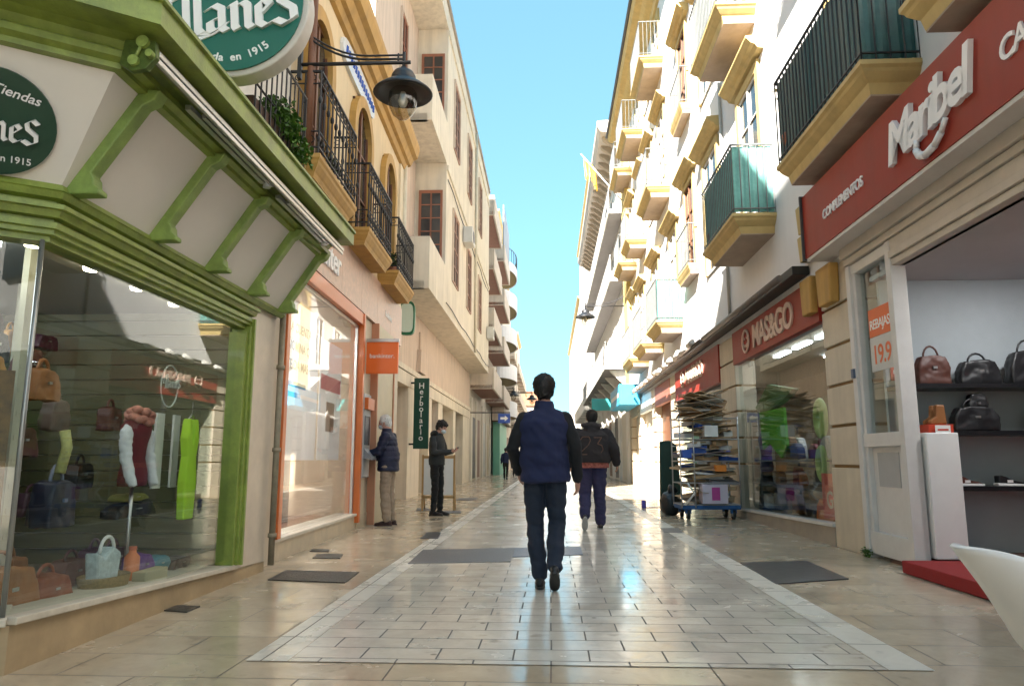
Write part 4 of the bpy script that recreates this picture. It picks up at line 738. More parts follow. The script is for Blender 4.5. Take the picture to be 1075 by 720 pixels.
# Maribel shop
LET = M('sign_letter_white', (.82, .82, .84), .3, 0)
ms = T('shop_sign', 'red Maribel fascia with white raised letters COMPLEMENTOS over the open shop', 'sign', RR, (-2, .3, 3.44))
m = ms.mb(); m.box(-8, 1.22, .0, .3, 3.44, 4.22); m.obj('panel', RED, ms)
m = ms.mb(); m.box(1.222, 1.25, 0, .33, 3.42, 4.24); m.obj('end_cap', DGREY, ms)
m = ms.mb(); text('COMPLEMENTOS', m, (.58, .302, 3.72), (-1, 0, 0), (0, 0, 1), .155, .012, .012, 0, False, .85, az=(0, 1, 0)); text('CALZADOS', m, (-2.72, .302, 3.72), (-1, 0, 0), (0, 0, 1), .23, .015, .018, .12, False, .9, az=(0, 1, 0)); m.obj('lettering', LET, ms)
m = ms.mb(); text('Maribel', m, (-1.08, .302, 3.66), (-1.0, 0, .04), (0, 0, .98), .53, .04, .026, .2, False, .82, az=(0, 1, 0))
sw = [(-1.60, 3.68), (-1.58, 3.60), (-1.62, 3.535), (-1.72, 3.50), (-1.86, 3.52), (-1.97, 3.58), (-2.05, 3.66)]
for (ua, za), (ub, zb), wd in zip(sw[:-1], sw[1:], (.04, .05, .055, .05, .045, .035)):
    m.tube([(ua, .33, za), (ub, .33, zb)], wd*.62, 8)
m.obj('brand_lettering', LET, ms)
m = r1.mb(); m.box(-8, 1.2, .0, .29, 3.40, 3.438); m.obj('sign_underside', M('soffit_white', (.66, .63, .60), .6, .1, 3), r1)
# shutter housing and door frame
SHW = M('shutter_paint', (.56, .50, .43), .45, .12, 4, .05)
m = r1.mb(); m.box(-8, .72, -.12, .10, 3.28, 3.40); m.box(-8, .72, -.1, .065, 3.20, 3.275); m.box(-8, -.35, -.1, .04, 3.08, 3.195); m.box(-8, -.35, -.1, .06, 3.0, 3.075); m.box(-8, -.35, -.1, .035, 2.93, 2.995); m.obj('shutter_housing', SHW, r1, .006)
sd = T('side_door', 'white framed glass side door with sale stickers at the shop entrance', 'door', RR, (.2, 0, 0))
DWH = M('door_white', (.66, .64, .62), .35, .08, 5)
m = sd.mb(); m.box(.62, .72, -.1, .05, .0, 3.19); m.box(-.36, -.26, -.1, .05, .06, 3.19); m.box(-.26, .62, -.08, .03, 3.08, 3.19); m.box(-.26, .62, -.08, .03, 1.16, 1.30); m.box(-.26, .62, -.08, .03, .05, .28); m.box(.54, .615, -.08, .02, .28, 3.08); m.box(-.255, -.19, -.08, .02, .28, 3.08); m.obj('frame', DWH, sd, .006)
m = sd.mb(); m.box(-.19, .54, -.05, -.03, .28, 1.16); m.obj('lower_panel', DWH, sd); m = sd.mb(); m.box(-.05, .42, -.03, -.022, .75, 1.1); m.obj('vent_grille', M('grille', (.40, .41, .42), .4, .1), sd)
m = sd.mb(); m.box(-.19, .54, -.045, -.038, 1.3, 3.08); m.obj('glass', GLASS, sd)
m = sd.mb(); m.box(-.12, .40, -.034, -.030, 2.32, 2.62); m.obj('sale_sticker', M('sticker_orange', (.75, .16, .05), .4, .05), sd)
m = sd.mb(); m.box(-.12, .40, -.034, -.030, 1.95, 2.315); m.obj('price_sticker', M('sticker_grey', (.60, .60, .58), .4, .05), sd)
m = sd.mb(); text('REBAJAS', m, (.38, -.029, 2.40), (-1, 0, 0), (0, 0, 1), .145, .001, .01, 0, False, .85, az=(0, 1, 0)); m.obj('sticker_text', WLET, sd)
m = sd.mb(); text('19.9', m, (.36, -.029, 2.03), (-1, 0, 0), (0, 0, 1), .28, .001, .014, 0, False, .9, az=(0, 1, 0)); m.obj('sticker_text', M('sticker_orange', (.75, .16, .05)), sd)
m = sd.mb(); m.box(.64, .70, .05, .075, 1.92, 2.02); m.obj('door_bell', M('bell_blue', (.10, .13, .2), .4), sd)
m = r1.mb(); m.box(-8, .35, -5, -.05, 2.93, 2.98); m.obj('shop_ceiling', M('grey_ceiling', (.55, .56, .58), .8, .05), r1)
m = r1.mb(); m.box(.30, .352, -5, -.12, 0, 2.93); m.obj('display_wall', M('grey_blue_interior', (.44, .49, .52), .7, .08, 2), r1)
m = r1.mb(); m.box(-8, .30, -5, -.02, -.02, .10); m.obj('shop_floor', M('dark_floor', (.12, .06, .05), .4, .2), r1)
m = r1.mb(); m.disc((-1.2, -1.15, 2.928), .11, (0, 0, -1), .012, 24); m.obj('downlight', M('downlight', (1, 1, 1), .5, 0, emit=40), r1)
m = r1.mb()
for k in range(5): m.box(-2.6, -1.7, -1.0-k*.07, -.96-k*.07, 2.915, 2.928)
m.obj('air_vent', M('vent_grey', (.12, .12, .13), .5), r1)
dm = T('door_mat', 'dark red carpeted step at the open shop entrance', 'step', RR, (-2, 0, 0)); m = dm.mb(); m.box(-7.5, -.46, -2.2, .22, .005, .115); m.obj('step', REDMAT, dm, .01)
# ---------------- RIGHT far row
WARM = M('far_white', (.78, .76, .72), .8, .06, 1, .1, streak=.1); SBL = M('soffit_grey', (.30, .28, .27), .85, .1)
r2 = T('apartment_building', 'white building with deep bracketed cornice and a long covered balcony, beyond the ochre trimmed house', 'building', RR, (24.1, 0, 0))
m = r2.mb(); m.box(24.1, 48, -9, 0, 0, 17); m.obj('wall', WARM, r2)
m = r2.mb(); m.sweep([(0, 15.4), (.2, 15.5), (.3, 15.9), (1.0, 16.0), (1.15, 16.25), (1.15, 16.5), (-9, 17.3), (-9, 17)], [(24.15, 0), (48, 0)]); m.obj('cornice', M('cornice_white', (.62, .55, .48), .7, .1, 2), r2)
for k in range(24): m = r2.mb(); m.prism([(0, 15.3), (.2, 15.35), (.85, 15.85), (.9, 16.0), (0, 16.0)], 'u', 24.7+k*.98, 25.0+k*.98); m.obj('cornice_bracket', BROWN if False else M('bracket_tan', (.46, .36, .26), .7, .15), r2, .02)
for z in (5.2, 9.2, 12.4):
    m = r2.mb(); m.box(24.6, 47, 0, 1.0 if z < 6 else .7, z-.2, z); s = m.obj('balcony', WARM, r2)
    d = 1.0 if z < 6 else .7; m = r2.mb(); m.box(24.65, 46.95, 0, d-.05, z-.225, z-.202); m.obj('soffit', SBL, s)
    m = r2.mb(); m.tube([(24.6, d-.05, z+1), (47, d-.05, z+1)], .03, 5)
    for k in range(100): m.tube([(24.65+k*.225, d-.05, z), (24.65+k*.225, d-.05, z+1)], .012, 4, False)
    m.obj('railing', M('rail_white', (.45, .45, .45), .5), s)
    for k in range(6): opening(r2, 25.5+k*3.7, 26.8+k*3.7, z+.02, z+2.4, trim=WARM, wood=M('shutter_white', (.62, .60, .56)), panes=(2, 3), tw=.12)
for k in range(8): m = r2.mb(); m.prism([(0, 4.2), (.7, 4.9), (.75, 4.97), (0, 4.97)], 'u', 25+k*2.9, 25.25+k*2.9); m.obj('balcony_bracket', WARM, r2, .02)
for k in range(6): m = r2.mb(); m.box(24.9+k*3.8, 27.3+k*3.8, 0, .03, .1, 3.1); m.obj('shop_door', [M('shutter_cream', (.62, .58, .50)), DGREY, BROWN][k % 3], r2)
for k in range(7): m = r2.mb(); m.box(24.2+k*3.8, 24.8+k*3.8, 0, .1, 0, 4.0); m.obj('pilaster', WARM, r2)
t = T('shop_sign', 'bright blue box sign sticking out from the right wall', 'sign', RR, (20.5, 0, 3.3)); m = t.mb(); m.box(19.6, 23.6, .1, .85, 3.05, 3.8); m.obj('box', M('sign_blue', (.05, .42, .72), .35, .03, 2), t)
m = t.mb(); m.box(20, 23.2, .851, .855, 3.35, 3.5); m.obj('lettering', WLET, t)
t = T('shop_sign', 'turquoise sign panel across the wall beyond the blue box sign', 'sign', RR, (30, 0, 3.7)); m = t.mb(); m.box(29.8, 30.0, .1, 1.3, 3.5, 4.1); m.obj('panel', M('sign_turq', (.06, .50, .52), .35, .03, 2), t)
r3 = house('apartment_building', 'tallest plain white block of the right row rising behind the cornice', RR, 48.1, 72, 23.6, WARM)
flat_windows(r3, (50, 54, 58, 62, 66), (5, 8.4, 11.8, 15.2, 18.6), 1.2, 1.8, trim=WARM)
r4 = house('apartment_building', 'farthest white building of the right row', RR, 72.1, 118, 19, PALE)
flat_windows(r4, (74, 79, 84, 89, 94), (5, 8.4, 11.8), 1.2, 1.8, trim=WARM)
for k in range(9): m = r3.mb(); conc_balc(r3, 49+k*2.5, 50.9+k*2.5, .8, 5.0, .8, und=SBL, par=WARM)
# end of the street
e0 = Fr(tuple(ST.w(150, 25, 0))[:2], (.99862, -.05254), False)
eb = T('house', 'pale house with tiled roof closing the far end of the street', 'building', W, (8, 150, 0))
m = eb.mb(); m.box(-20, 6.5, 150, 162, 0, 12); m.obj('wall', PINK, eb); m = eb.mb(); m.prism([(149.3, 12), (162.5, 12), (156, 15.5)], 'u', -20.5, 7); m.obj('roof', ROOFM, eb)
for k in range(6):
    for z in (4, 7.5): m = eb.mb(); m.box(-16+k*3.6, -14.8+k*3.6, 149.96, 150, z, z+1.8); m.obj('window', DWIN, eb)
eb2 = T('house', 'white flat roofed house at the end of the street beside the tiled one', 'building', W, (14, 152, 0)); m = eb2.mb(); m.box(6.6, 24, 151, 162, 0, 10.5); m.obj('wall', WARM, eb2)
for k in range(4):
    for z in (3.6, 7): m = eb2.mb(); m.box(8+k*3, 9.2+k*3, 150.96, 151, z, z+1.7); m.obj('window', DWIN, eb2)
# rows behind the viewpoint (seen in the shop glass, they shade the street)
rb = T('apartment_building', 'tall cream block across the side street behind the viewpoint on the left', 'building', W, (-6, -7, 0))
m = rb.mb(); m.box(-14, -2.75, -14, .1, 0, 15.8); m.obj('wall', PALE, rb)
for k in range(3):
    for z in (1.0, 4.6, 8.2, 11.8): m = rb.mb(); m.box(-2.75, -2.70, -11+k*3.6, -9.5+k*3.6, z, z+2.1); m.obj('window', DWIN, rb)
rb = T('apartment_building', 'white block behind the viewpoint on the right', 'building', W, (8, -5, 0))
m = rb.mb(); m.box(3.35, 14, -10, -.75, 0, 9); m.obj('wall', WHT, rb)
for k in range(2):
    for z in (1.0, 4.6): m = rb.mb(); m.box(3.28, 3.35, -8+k*3.6, -6.5+k*3.6, z, z+2.1); m.obj('window', DWIN, rb)
# far lamps
t = street_lamp('street lamp on a long arm high on the right, in front of the deep cornice', RR, 23.7, 1.85, 6.75, .85, True)
street_lamp('nearer of the two small lamps far up the left row', L3, 33.6, 1.4, 5.0, .8, True); street_lamp('farther of the two small lamps far up the left row', L3, 37, 2.6, 5.0, .8, True)
t = T('street_sign', 'blue square sign with white arrow far up the left side', 'sign', W, (-.6, 33, 2.8)); p0, p1 = atY(523, 434, 33), atY(535.5, 444, 33)
m = t.mb(); m.box(p0.x, p1.x, 33, 33.05, p1.z, p0.z); m.obj('panel', M('sign_royal', (.03, .08, .40), .3, 0), t)
m = t.mb(); zc = (p0.z+p1.z)/2; m.box(p0.x+.1, p0.x+.3, 32.99, 33, zc-.05, zc+.05); m.prism([(p0.x+.3, zc-.13), (p0.x+.3, zc+.13), (p0.x+.46, zc)], 'o', 32.99, 33); m.obj('arrow', WLET, t)
m = t.mb(); m.box(-1.9, p1.x, 33.02, 33.06, p0.z+.02, p0.z+.07); m.obj('bracket', IRON, t)
t = T('flag', 'small furled yellow and red flag on a pole high on the ochre trimmed house', 'flag', RR, (24, .6, 13.2)); m = t.mb(); m.tube([(23.3, .1, 12.2), (24.6, 1.9, 15.1)], .03, 6); m.obj('pole', WPAINT, t)
m = t.mb()
P_ = [(24.1, 1.2, 14.0), (24.5, 1.75, 14.85)]
for k in range(6):
    a = k/6; b_ = (k+1)/6; f = lambda q: (24.1+.4*q+.1*math.sin(q*9), 1.2+.55*q+.06*math.cos(q*7), 14.0+.85*q)
    A, B = f(a), f(b_); m.quad(A, B, (B[0]+.02, B[1]-.15, B[2]-1.0), (A[0]+.02, A[1]-.0, A[2]-.9))
m.obj('cloth', M('flag_yellow', (.72, .42, .04), .7, .2), t)
# dried palm fronds and plants in the right balconies
for (u, o, z, lab) in ((4.2, .45, 5.75, 'pale spiky plant rising over the teal screened balcony'), (1.1, .4, 5.65, 'pale spiky plant at the far end of the dark green screened balcony'), (5.0, .5, 5.6, 'dry palm leaf tied to the far end of the teal screened balcony')):
    t = T('balcony_plant', lab, 'plant', RR, (u, o, z-.9)); m = t.mb(); random.seed(int(u*10))
    for k in range(12):
        an = random.uniform(0, 6.28); L = random.uniform(.35, .7); c0 = Vector((u, o, z-.25)); d = Vector((math.cos(an)*.45, math.sin(an)*.25, 1)).normalized(); sd_ = d.cross(Vector((0, 1, .1))).normalized()*.022
        pts = [c0+d*L*q+Vector((math.cos(an)*.14, math.sin(an)*.06, -.12))*q*q*1.6 for q in (0, .35, .7, 1)]; wv_ = (1, 1.2, .8, .05)
        for i in range(3): m.quad(tuple(pts[i]-sd_*wv_[i]), tuple(pts[i]+sd_*wv_[i]), tuple(pts[i+1]+sd_*wv_[i+1]), tuple(pts[i+1]-sd_*wv_[i+1]))
    m.obj('fronds', LEAFP, t)
    m = t.mb(); m.lathe([(0, -.9), (.1, -.9), (.13, -.65), (.12, -.63), (.1, -.66), (.03, -.66), (.02, -.25)], (u, o, z), 14); m.obj('pot', TERR, t)

# ---------------- trolley with cardboard
CX0, CX1, CY0, CY1 = 2.95, 3.98, 12.85, 13.5
tr = T('trolley', 'blue wheeled wire trolley piled high with flattened cardboard in front of the red shop', 'trolley', W, ((CX0+CX1)/2, 13.15, 0))
BLU = M('trolley_blue', (.02, .10, .30), .4, .1, 5); WIRE = M('wire', (.5, .5, .5), .35, .1, 8, metal=.8)
m = tr.mb(); m.box(CX0, CX1, CY0, CY1, .17, .25); m.obj('base', BLU, tr, .015)
for x in (CX0+.12, CX1-.12):
    for y in (CY0+.08, CY1-.08):
        m = tr.mb(); m.disc((x-.02, y, .085), .085, (1, 0, 0), .045, 20); w_ = m.obj('wheel', M('tyre', (.03, .03, .03), .7, .1), tr)
        m = tr.mb(); m.disc((x-.028, y, .085), .045, (1, 0, 0), .06, 14); m.obj('hub', WIRE, w_); m = tr.mb(); m.box(x-.05, x+.05, y-.04, y+.04, .1, .175); m.obj('fork', BLU, w_)
m = tr.mb()
for (xa, ya, xb, yb) in ((CX0, CY0, CX1, CY0), (CX0, CY1, CX1, CY1), (CX0, CY0, CX0, CY1), (CX1, CY0, CX1, CY1)):
    for z in (.25, .62, 1.0, 1.38, 1.75): 
        m.tube([(xa, ya, z), (xb, yb, z)], .011, 5)
for (x, y) in ((CX0, CY0), (CX1, CY0), (CX0, CY1), (CX1, CY1), (CX0+.24, CY0)): m.tube([(x, y, .2), (x, y, 1.78)], .014, 6)
for z in (.62, 1.0, 1.38): 
    for k in range(10): y = CY0+k*.07; m.tube([(CX0, y, z), (CX1, y, z)], .004, 4, False)
m.obj('cage', WIRE, tr)
m = tr.mb(); m.tube([(CX0+.05, CY0-.03, .25), (CX0+.22, CY0-.03, .45), (CX0+.1, CY0-.03, .62)], .02, 6); m.obj('brace', WPAINT, tr)
CB = [M('cardboard_%s' % n, c, .8, .12, 5, .1) for n, c in (('tan', (.42, .28, .16)), ('pale', (.52, .38, .24)), ('brown', (.33, .21, .12)), ('grey', (.45, .42, .38)))]
CBW = M('card_white', (.72, .72, .74), .6, .08); CBB = M('card_blue', (.03, .10, .45), .5, .05); CBO = M('card_orange', (.75, .25, .04), .5, .05); CBG = M('card_grey', (.25, .24, .25), .6, .1)
random.seed(5)
def slab(cx_, cy_, cz, lx, ly, th, rx, ry, rz, mat, name, label, group, bend=0):
    e = Matrix.Rotation(rz, 3, 'Z') @ Matrix.Rotation(ry, 3, 'Y') @ Matrix.Rotation(rx, 3, 'X'); m = MB(W, (cx_, cy_, cz)); n = 5; top = []; bot = []
    for i in range(n+1):
        x = -lx/2+lx*i/n; zz = bend*(abs(x)/(lx/2))**2
        for y in (-ly/2, ly/2):
            for (lst, dz) in ((top, th/2), (bot, -th/2)):
                v = e @ Vector((x, y, zz+dz)); lst.append((cx_+v.x, cy_+v.y, cz+v.z))
    k = len(top); f = []
    for i in range(n): a = 2*i; f += [(a, a+2, a+3, a+1), (k+a, k+a+1, k+a+3, k+a+2), (a, k+a, k+a+2, a+2), (a+1, a+3, k+a+3, k+a+1)]
    f += [(0, 1, k+1, k), (2*n, k+2*n, k+2*n+1, 2*n+1)]; m.add(top+bot, f)
    o = m.obj(name, mat); props(o, label, 'cardboard', group); return o
cy_ = (CY0+CY1)/2
for lay, (z0, z1, n) in enumerate(((.27, .58, 12), (.64, .97, 24), (1.02, 1.35, 22), (1.40, 1.74, 22))):
    for k in range(n):
        mt = random.choice(CB+[CB[0], CB[1]]+([CBW, CBG] if lay in (1, 2) else [])+([CBB, CBB, CBB, CBW, CBW, CBW] if lay == 2 else [CBW]))
        lx_ = random.uniform(.35, .85); bx_ = random.random() < .3
        if bx_: lx_ = random.uniform(.14, .32); mt = random.choice([CBW, CBG, CBW, CBB, CB[1], CB[0]]+([CBO] if lay == 1 else []))
        slab((CX0+CX1)/2+random.uniform(-1, 1)*(.56-lx_/2), cy_+random.uniform(-.10, .0), z0+(z1-z0)*(k+.5)/n, lx_, random.uniform(.25, .35) if bx_ else random.uniform(.3, .55), random.uniform(.05, .10) if bx_ else random.choice((.006, .006, .012, .03, .05)), random.uniform(-.10, .12), random.uniform(-.13, .13), random.uniform(-.5, .5), mt, 'cardboard_sheet',
             ['flattened carton on the bottom deck of the trolley, just above the blue base', 'flattened carton on the second deck of the trolley', 'flattened carton on the third deck of the trolley, among the blue ones', 'flattened carton on the top deck of the trolley, under the leaning heap'][lay], 'flattened cartons in the trolley', random.uniform(-.01, .02))
for k in range(24):
    q = k/24; slab(cx_ if False else random.uniform(3.3, 3.65), cy_+random.uniform(-.25, .1), 1.8+.42*q+random.uniform(-.03, .03), random.uniform(.4, .95)*(1-.25*q), random.uniform(.25, .5), .01, random.uniform(-.2, .35), random.uniform(-.38, .38), random.uniform(-.7, .7), random.choice(CB), 'cardboard_sheet', 'flattened brown carton in the untidy heap above the trolley cage', 'flattened cartons heaped on top', random.uniform(-.02, .03))
def box_thing(x0, x1, y0, y1, z0, z1, mat, name, label, cat, extra=None):
    t = T(name, label, cat, W, ((x0+x1)/2, (y0+y1)/2, z0)); m = t.mb(); m.box(x0, x1, y0, y1, z0, z1); m.obj('carton', mat, t, .006)
    if extra: m = t.mb(); m.box(*extra[0]); m.obj('printed_mark', extra[1], t)
    return t
box_thing(3.30, 3.74, 12.78, 13.05, .27, .60, M('box_lilac', (.62, .56, .68), .5, .05), 'carton', 'pale lilac carton with magenta mark at the front of the bottom deck', 'carton', ((3.46, 3.6, 12.772, 12.779, .33, .55), M('magenta', (.45, .06, .30), .5)))
box_thing(3.38, 3.62, 12.80, 13.1, 1.42, 1.62, CBW, 'carton', 'small white carton at the front of the top deck', 'carton')
box_thing(3.56, 3.74, 12.80, 13.0, .82, .93, CBO, 'carton', 'small orange and white carton on the second deck', 'carton')
box_thing(2.98, 3.14, 12.80, 13.05, 1.05, 1.2, CBB, 'carton', 'small blue carton at the left end of the third deck', 'carton')
t = T('board', 'dark green upright board leaning on the wall left of the trolley', 'board', W, (3.2, 15.2, 0))
m = t.mb(); P_ = [(3.05, 0), (3.32, 0), (3.50, .35), (3.42, 1.32), (3.28, 1.42), (3.08, 1.40)]; m.prism([(a, z) for a, z in P_], 'o', 15.2, 15.3); m.obj('panel', M('bin_green', (.02, .06, .05), .5, .2), t, .02)
t = T('bag', 'black crumpled rubbish bag at the left foot of the trolley', 'bag', W, (2.95, 13.9, 0)); m = t.mb(); m.ell((2.98, 13.9, .2), (.2, .2, .24), 14, 10); m.ell((3.02, 13.9, .45), (.09, .08, .12), 10, 8)
m.v = [(v[0]*(1+.25*noise.noise(Vector(v)*9)), v[1]*(1+.25*noise.noise(Vector(v)*9+Vector((3, 0, 0)))), max(0, v[2]*(1+.2*noise.noise(Vector(v)*7)))) for v in m.v]; m.obj('sack', M('bag_black', (.015, .015, .017), .3, .2, 8), t)
c2 = gp(676, 533); t = T('can', 'small violet blue can standing on the paving left of the trolley', 'can', W, (c2[0], c2[1], 0)); m = t.mb(); m.lathe([(0, 0), (.045, 0), (.05, .01), (.05, .15), (.042, .165), (0, .165)], (c2[0], c2[1], 0), 16); m.obj('body', M('can_blue', (.12, .10, .55), .3, .05), t)
props(MB(W, (c2[0]+.5, c2[1], .002)).box(c2[0]+.06, c2[0]+.85, c2[1]+.05, c2[1]+.09, .004, .015).obj('strap', M('strap_violet', (.14, .08, .25), .5)), 'flat violet strap lying on the paving between can and trolley', 'strap')

# ---------------- goods behind the glass of MAS&GO
def ring(u, o, z, R1, r2, mat, label):
    m = MB(RR, (u, o, z)); m.add([], []); pts = []; N, K = 28, 12
    for i in range(N):
        a = 2*math.pi*i/N
        for k in range(K):
            b_ = 2*math.pi*k/K; rr = R1+r2*math.cos(b_); pts.append((u+rr*math.cos(a)*.78, o+r2*.7*math.sin(b_), z+rr*math.sin(a)*1.15))
    m.add(pts, [(i*K+k, i*K+(k+1) % K, ((i+1) % N)*K+(k+1) % K, ((i+1) % N)*K+k) for i in range(N) for k in range(K)], True); props(m.obj('ring_float', mat), label, 'ring')
GRN = M('foam_green', (.36, .50, .16), .4, .15, 4); GRN2 = M('cloth_green', (.10, .42, .03), .7, .15, 5)
ring(2.60, -.25, 1.58, .17, .075, GRN, 'tall green ring behind the glass nearest the pier'); ring(2.56, -.22, .97, .15, .07, GRN, 'lower green ring standing under the tall one'); ring(2.2, -.3, 1.25, .13, .06, GRN, 'green ring half hidden behind the pier edge')
m = MB(RR, (4.2, -.3, 1.3)); m.prism([(5.6, 1.85), (4.25, 1.85), (4.2, 1.25), (4.5, 1.05), (5.1, 1.3), (5.5, 1.2)], 'o', -.32, -.28); props(m.obj('green_cloth', GRN2), 'bright green cloth hanging in the red shop window', 'cloth')
m = MB(RR, (5.2, -.3, 2.0)); m.prism([(5.9, 1.95), (5.1, 2.3), (3.8, 2.1), (4.4, 1.95), (5.4, 1.8)], 'o', -.4, -.3); props(m.obj('leaf_cutout', M('leaf_green_dark', (.03, .14, .02), .6)), 'dark green leaf shape pointing left at the top of the window display', 'decoration')
t = T('banner', 'red banner with GO lettering at the bottom corner of the red shop window', 'banner', RR, (1.9, -.1, .3)); m = t.mb(); m.box(1.62, 2.35, -.14, -.12, .28, .85); m.obj('panel', M('banner_red', (.55, .05, .03), .5, .1), t); m = t.mb(); text('GO', m, (2.2, -.115, .42), (-1, 0, 0), (0, 0, 1), .3, .002, .02, az=(0, 1, 0)); m.obj('lettering', CRL, t)
random.seed(9)
pal = [M('good_%s' % n, c, .6, .2, 8) for n, c in (('maroon', (.20, .02, .04)), ('black', (.02, .02, .022)), ('purple', (.14, .05, .22)), ('orange', (.62, .16, .03)), ('grey', (.35, .35, .36)), ('brown', (.22, .10, .04)), ('white', (.6, .6, .62)), ('navy', (.03, .04, .12)))]
nm = ['maroon', 'black', 'purple', 'orange', 'grey', 'brown', 'white', 'navy']
for k in range(30):
    u = 1.9+random.random()*3.8; z = .2+(k % 3)*.42; i = random.randrange(8); w2 = random.uniform(.13, .26); h = random.uniform(.2, .38); o = -.28-random.random()*.5
    m = MB(RR, (u, o, z)); m.prism([(u-w2, z), (u+w2, z), (u+w2*.8, z+h*.7), (u+w2*.35, z+h), (u-w2*.4, z+h*.95), (u-w2*.85, z+h*.6)], 'o', o-.06, o+.06)
    props(m.obj('shop_item', pal[i], bevel=.02), '%s soft bag on the %s row of the red shop window display' % (nm[i], ['lowest', 'middle', 'upper'][k % 3]), 'bag', 'goods in the red shop window')
t = T('display_stand', 'dark metal shelves behind the glass of the red shop', 'shelf', RR, (3.7, -.6, .12))
for z in (.19, .60, 1.02): m = t.mb(); m.box(1.9, 5.8, -1.0, -.22, z-.02, z); m.obj('shelf', DGREY, t)
m = t.mb()
for u in (1.92, 3.8, 5.78): m.box(u, u+.03, -1.0, -.97, .12, 1.6)
m.obj('post', DGREY, t)
t = T('mannequin', 'dark dressed mannequin with violet top at the far end of the red shop window', 'mannequin', RR, (5.72, -.4, .2))
m = t.mb()
for z, a, b_ in ((.2, .05, .05),): m.tube([(5.72, -.4, .2), (5.72, -.4, .8)], .03, 8)
m.lathe([(0, .75), (.14, .78), (.17, .9), (.13, 1.1), (.19, 1.38), (.12, 1.5), (.05, 1.54), (.05, 1.6), (0, 1.6)], (5.72, -.4, 0), 16, sq=(1, .65)); m.obj('torso', M('violet_top', (.10, .04, .18), .7, .2), t)
m = t.mb(); m.lathe([(0, .2), (.25, .22), (.2, .6), (.14, .85), (0, .85)], (5.72, -.4, 0), 16, sq=(1, .65)); m.obj('skirt', M('black_cloth', (.012, .012, .014), .8), t)

# ---------------- Maribel shop interior
for i, (z, oo) in enumerate(((1.78, -.12), (1.31, -.12), (.77, -.12))):
    m = MB(RR, (.1, -1.6, z)); m.box(-.10, .30, -3.4, oo, z-.045, z); props(m.obj('wall_shelf', M('shelf_black', (.012, .012, .014), .3, .1)), ['highest', 'middle', 'lowest'][i]+' black shelf on the grey wall of the open shop', 'shelf')
def bag(fr, u, o, z, w2, h, d, mat, label, along='o', strap=True, mat2=None, puff=.03):
    t = T('handbag', label, 'handbag', fr, (u, o, z)); m = t.mb()
    poly = [(-w2, 0), (w2, 0), (w2*.95, h*.55), (w2*.72, h*.95), (w2*.3, h), (-w2*.3, h), (-w2*.72, h*.95), (-w2*.95, h*.55)]
    if along == 'o': m.prism([(o+a, z+b_) for a, b_ in poly], 'u', u-d/2, u+d/2)
    else: m.prism([(u+a, z+b_) for a, b_ in poly], 'o', o-d/2, o+d/2)
    sx = random.uniform(0, 50); solid(m, 'bag_body', mat, t, .013, 4, lambda c: .016*noise.noise(c*7+Vector((sx, 0, 0)))+.006*noise.noise(c*22))
    if strap:
        m = t.mb(); A = [(w2*.45*math.cos(a), h*.9+h*.42*math.sin(a)) for a in [k*math.pi/8 for k in range(9)]]
        m.tube([((u, o+a, z+b_) if along == 'o' else (u+a, o, z+b_)) for a, b_ in A], .011, 6); m.obj('handle', mat2 or mat, t)
    m = t.mb()
    if along == 'o': m.box(u-d/2-.012, u-d/2+.0, o-w2*.12, o+w2*.12, z+h*.52, z+h*.6)
    else: m.box(u-w2*.12, u+w2*.12, o+d/2-.01, o+d/2+.008, z+h*.52, z+h*.6)
    m.obj('clasp', mat2 or STEEL, t); return t
BB = M('bag_brown', (.10, .035, .025), .45, .2, 8); BK = M('bag_dark', (.014, .014, .016), .4, .2, 8); BT = M('bag_tan', (.30, .12, .035), .5, .2, 6, .1)
bag(RR, .05, -.47, 1.78, .17, .30, .14, BB, 'brown handbag with handle, leftmost on the highest black shelf'); bag(RR, .05, -.92, 1.78, .2, .24, .14, BK, 'black slouchy handbag next to the brown one on the highest shelf'); bag(RR, .05, -1.42, 1.78, .2, .34, .14, BK, 'tall black handbag at the right of the highest shelf')
bag(RR, -.02, -.80, 1.31, .22, .24, .14, BK, 'black handbag in the middle of the middle shelf'); bag(RR, -.0, -.85, 1.45, .1, .24, .1, BK, 'small black upright handbag behind the other on the middle shelf', strap=False); bag(RR, -.05, -1.5, 1.31, .18, .24, .14, BB, 'dark brown handbag at the right of the middle shelf')
def shoe(fr, u, o, z, L, mat, sole, label, dr=-1):
    t = T('shoe', label, 'shoe', fr, (u, o, z)); m = t.mb(); k = dr*L
    m.prism([(o, z+.022), (o-k*.0, z+.10), (o+k*.12, z+.105), (o+k*.3, z+.09), (o+k*.55, z+.055), (o+k*.85, z+.04), (o+k, z+.022)], 'u', u-.04, u+.04); m.obj('upper', mat, t, .014)
    m = t.mb(); m.prism([(o-k*.03, z), (o+k*1.02, z), (o+k*1.03, z+.022), (o-k*.03, z+.03)], 'u', u-.045, u+.045); m.obj('sole', sole, t, .006)
    m = t.mb(); m.box(u-.043, u-.04, *sorted((o+k*.3, o+k*.5)), z+.035, z+.06); m.obj('stripe', sole, t)
shoe(RR, -.03, -.55, .77, .26, BB, WPAINT, 'dark trainer with white sole, left on the lowest shelf'); shoe(RR, -.03, -.95, .77, .27, BK, WPAINT, 'black trainer with white sole, middle of the lowest shelf'); shoe(RR, -.03, -1.25, .77, .27, M('shoe_grey', (.2, .2, .22), .6), WPAINT, 'grey trainer with white sole, right on the lowest shelf')
ct = T('counter', 'white block display plinth at the left of the open shop entrance', 'counter', RR, (-.25, -.27, .116)); m = ct.mb(); m.box(-.42, -.05, -.42, -.12, .116, 1.28); m.obj('block', WPAINT, ct, .01)
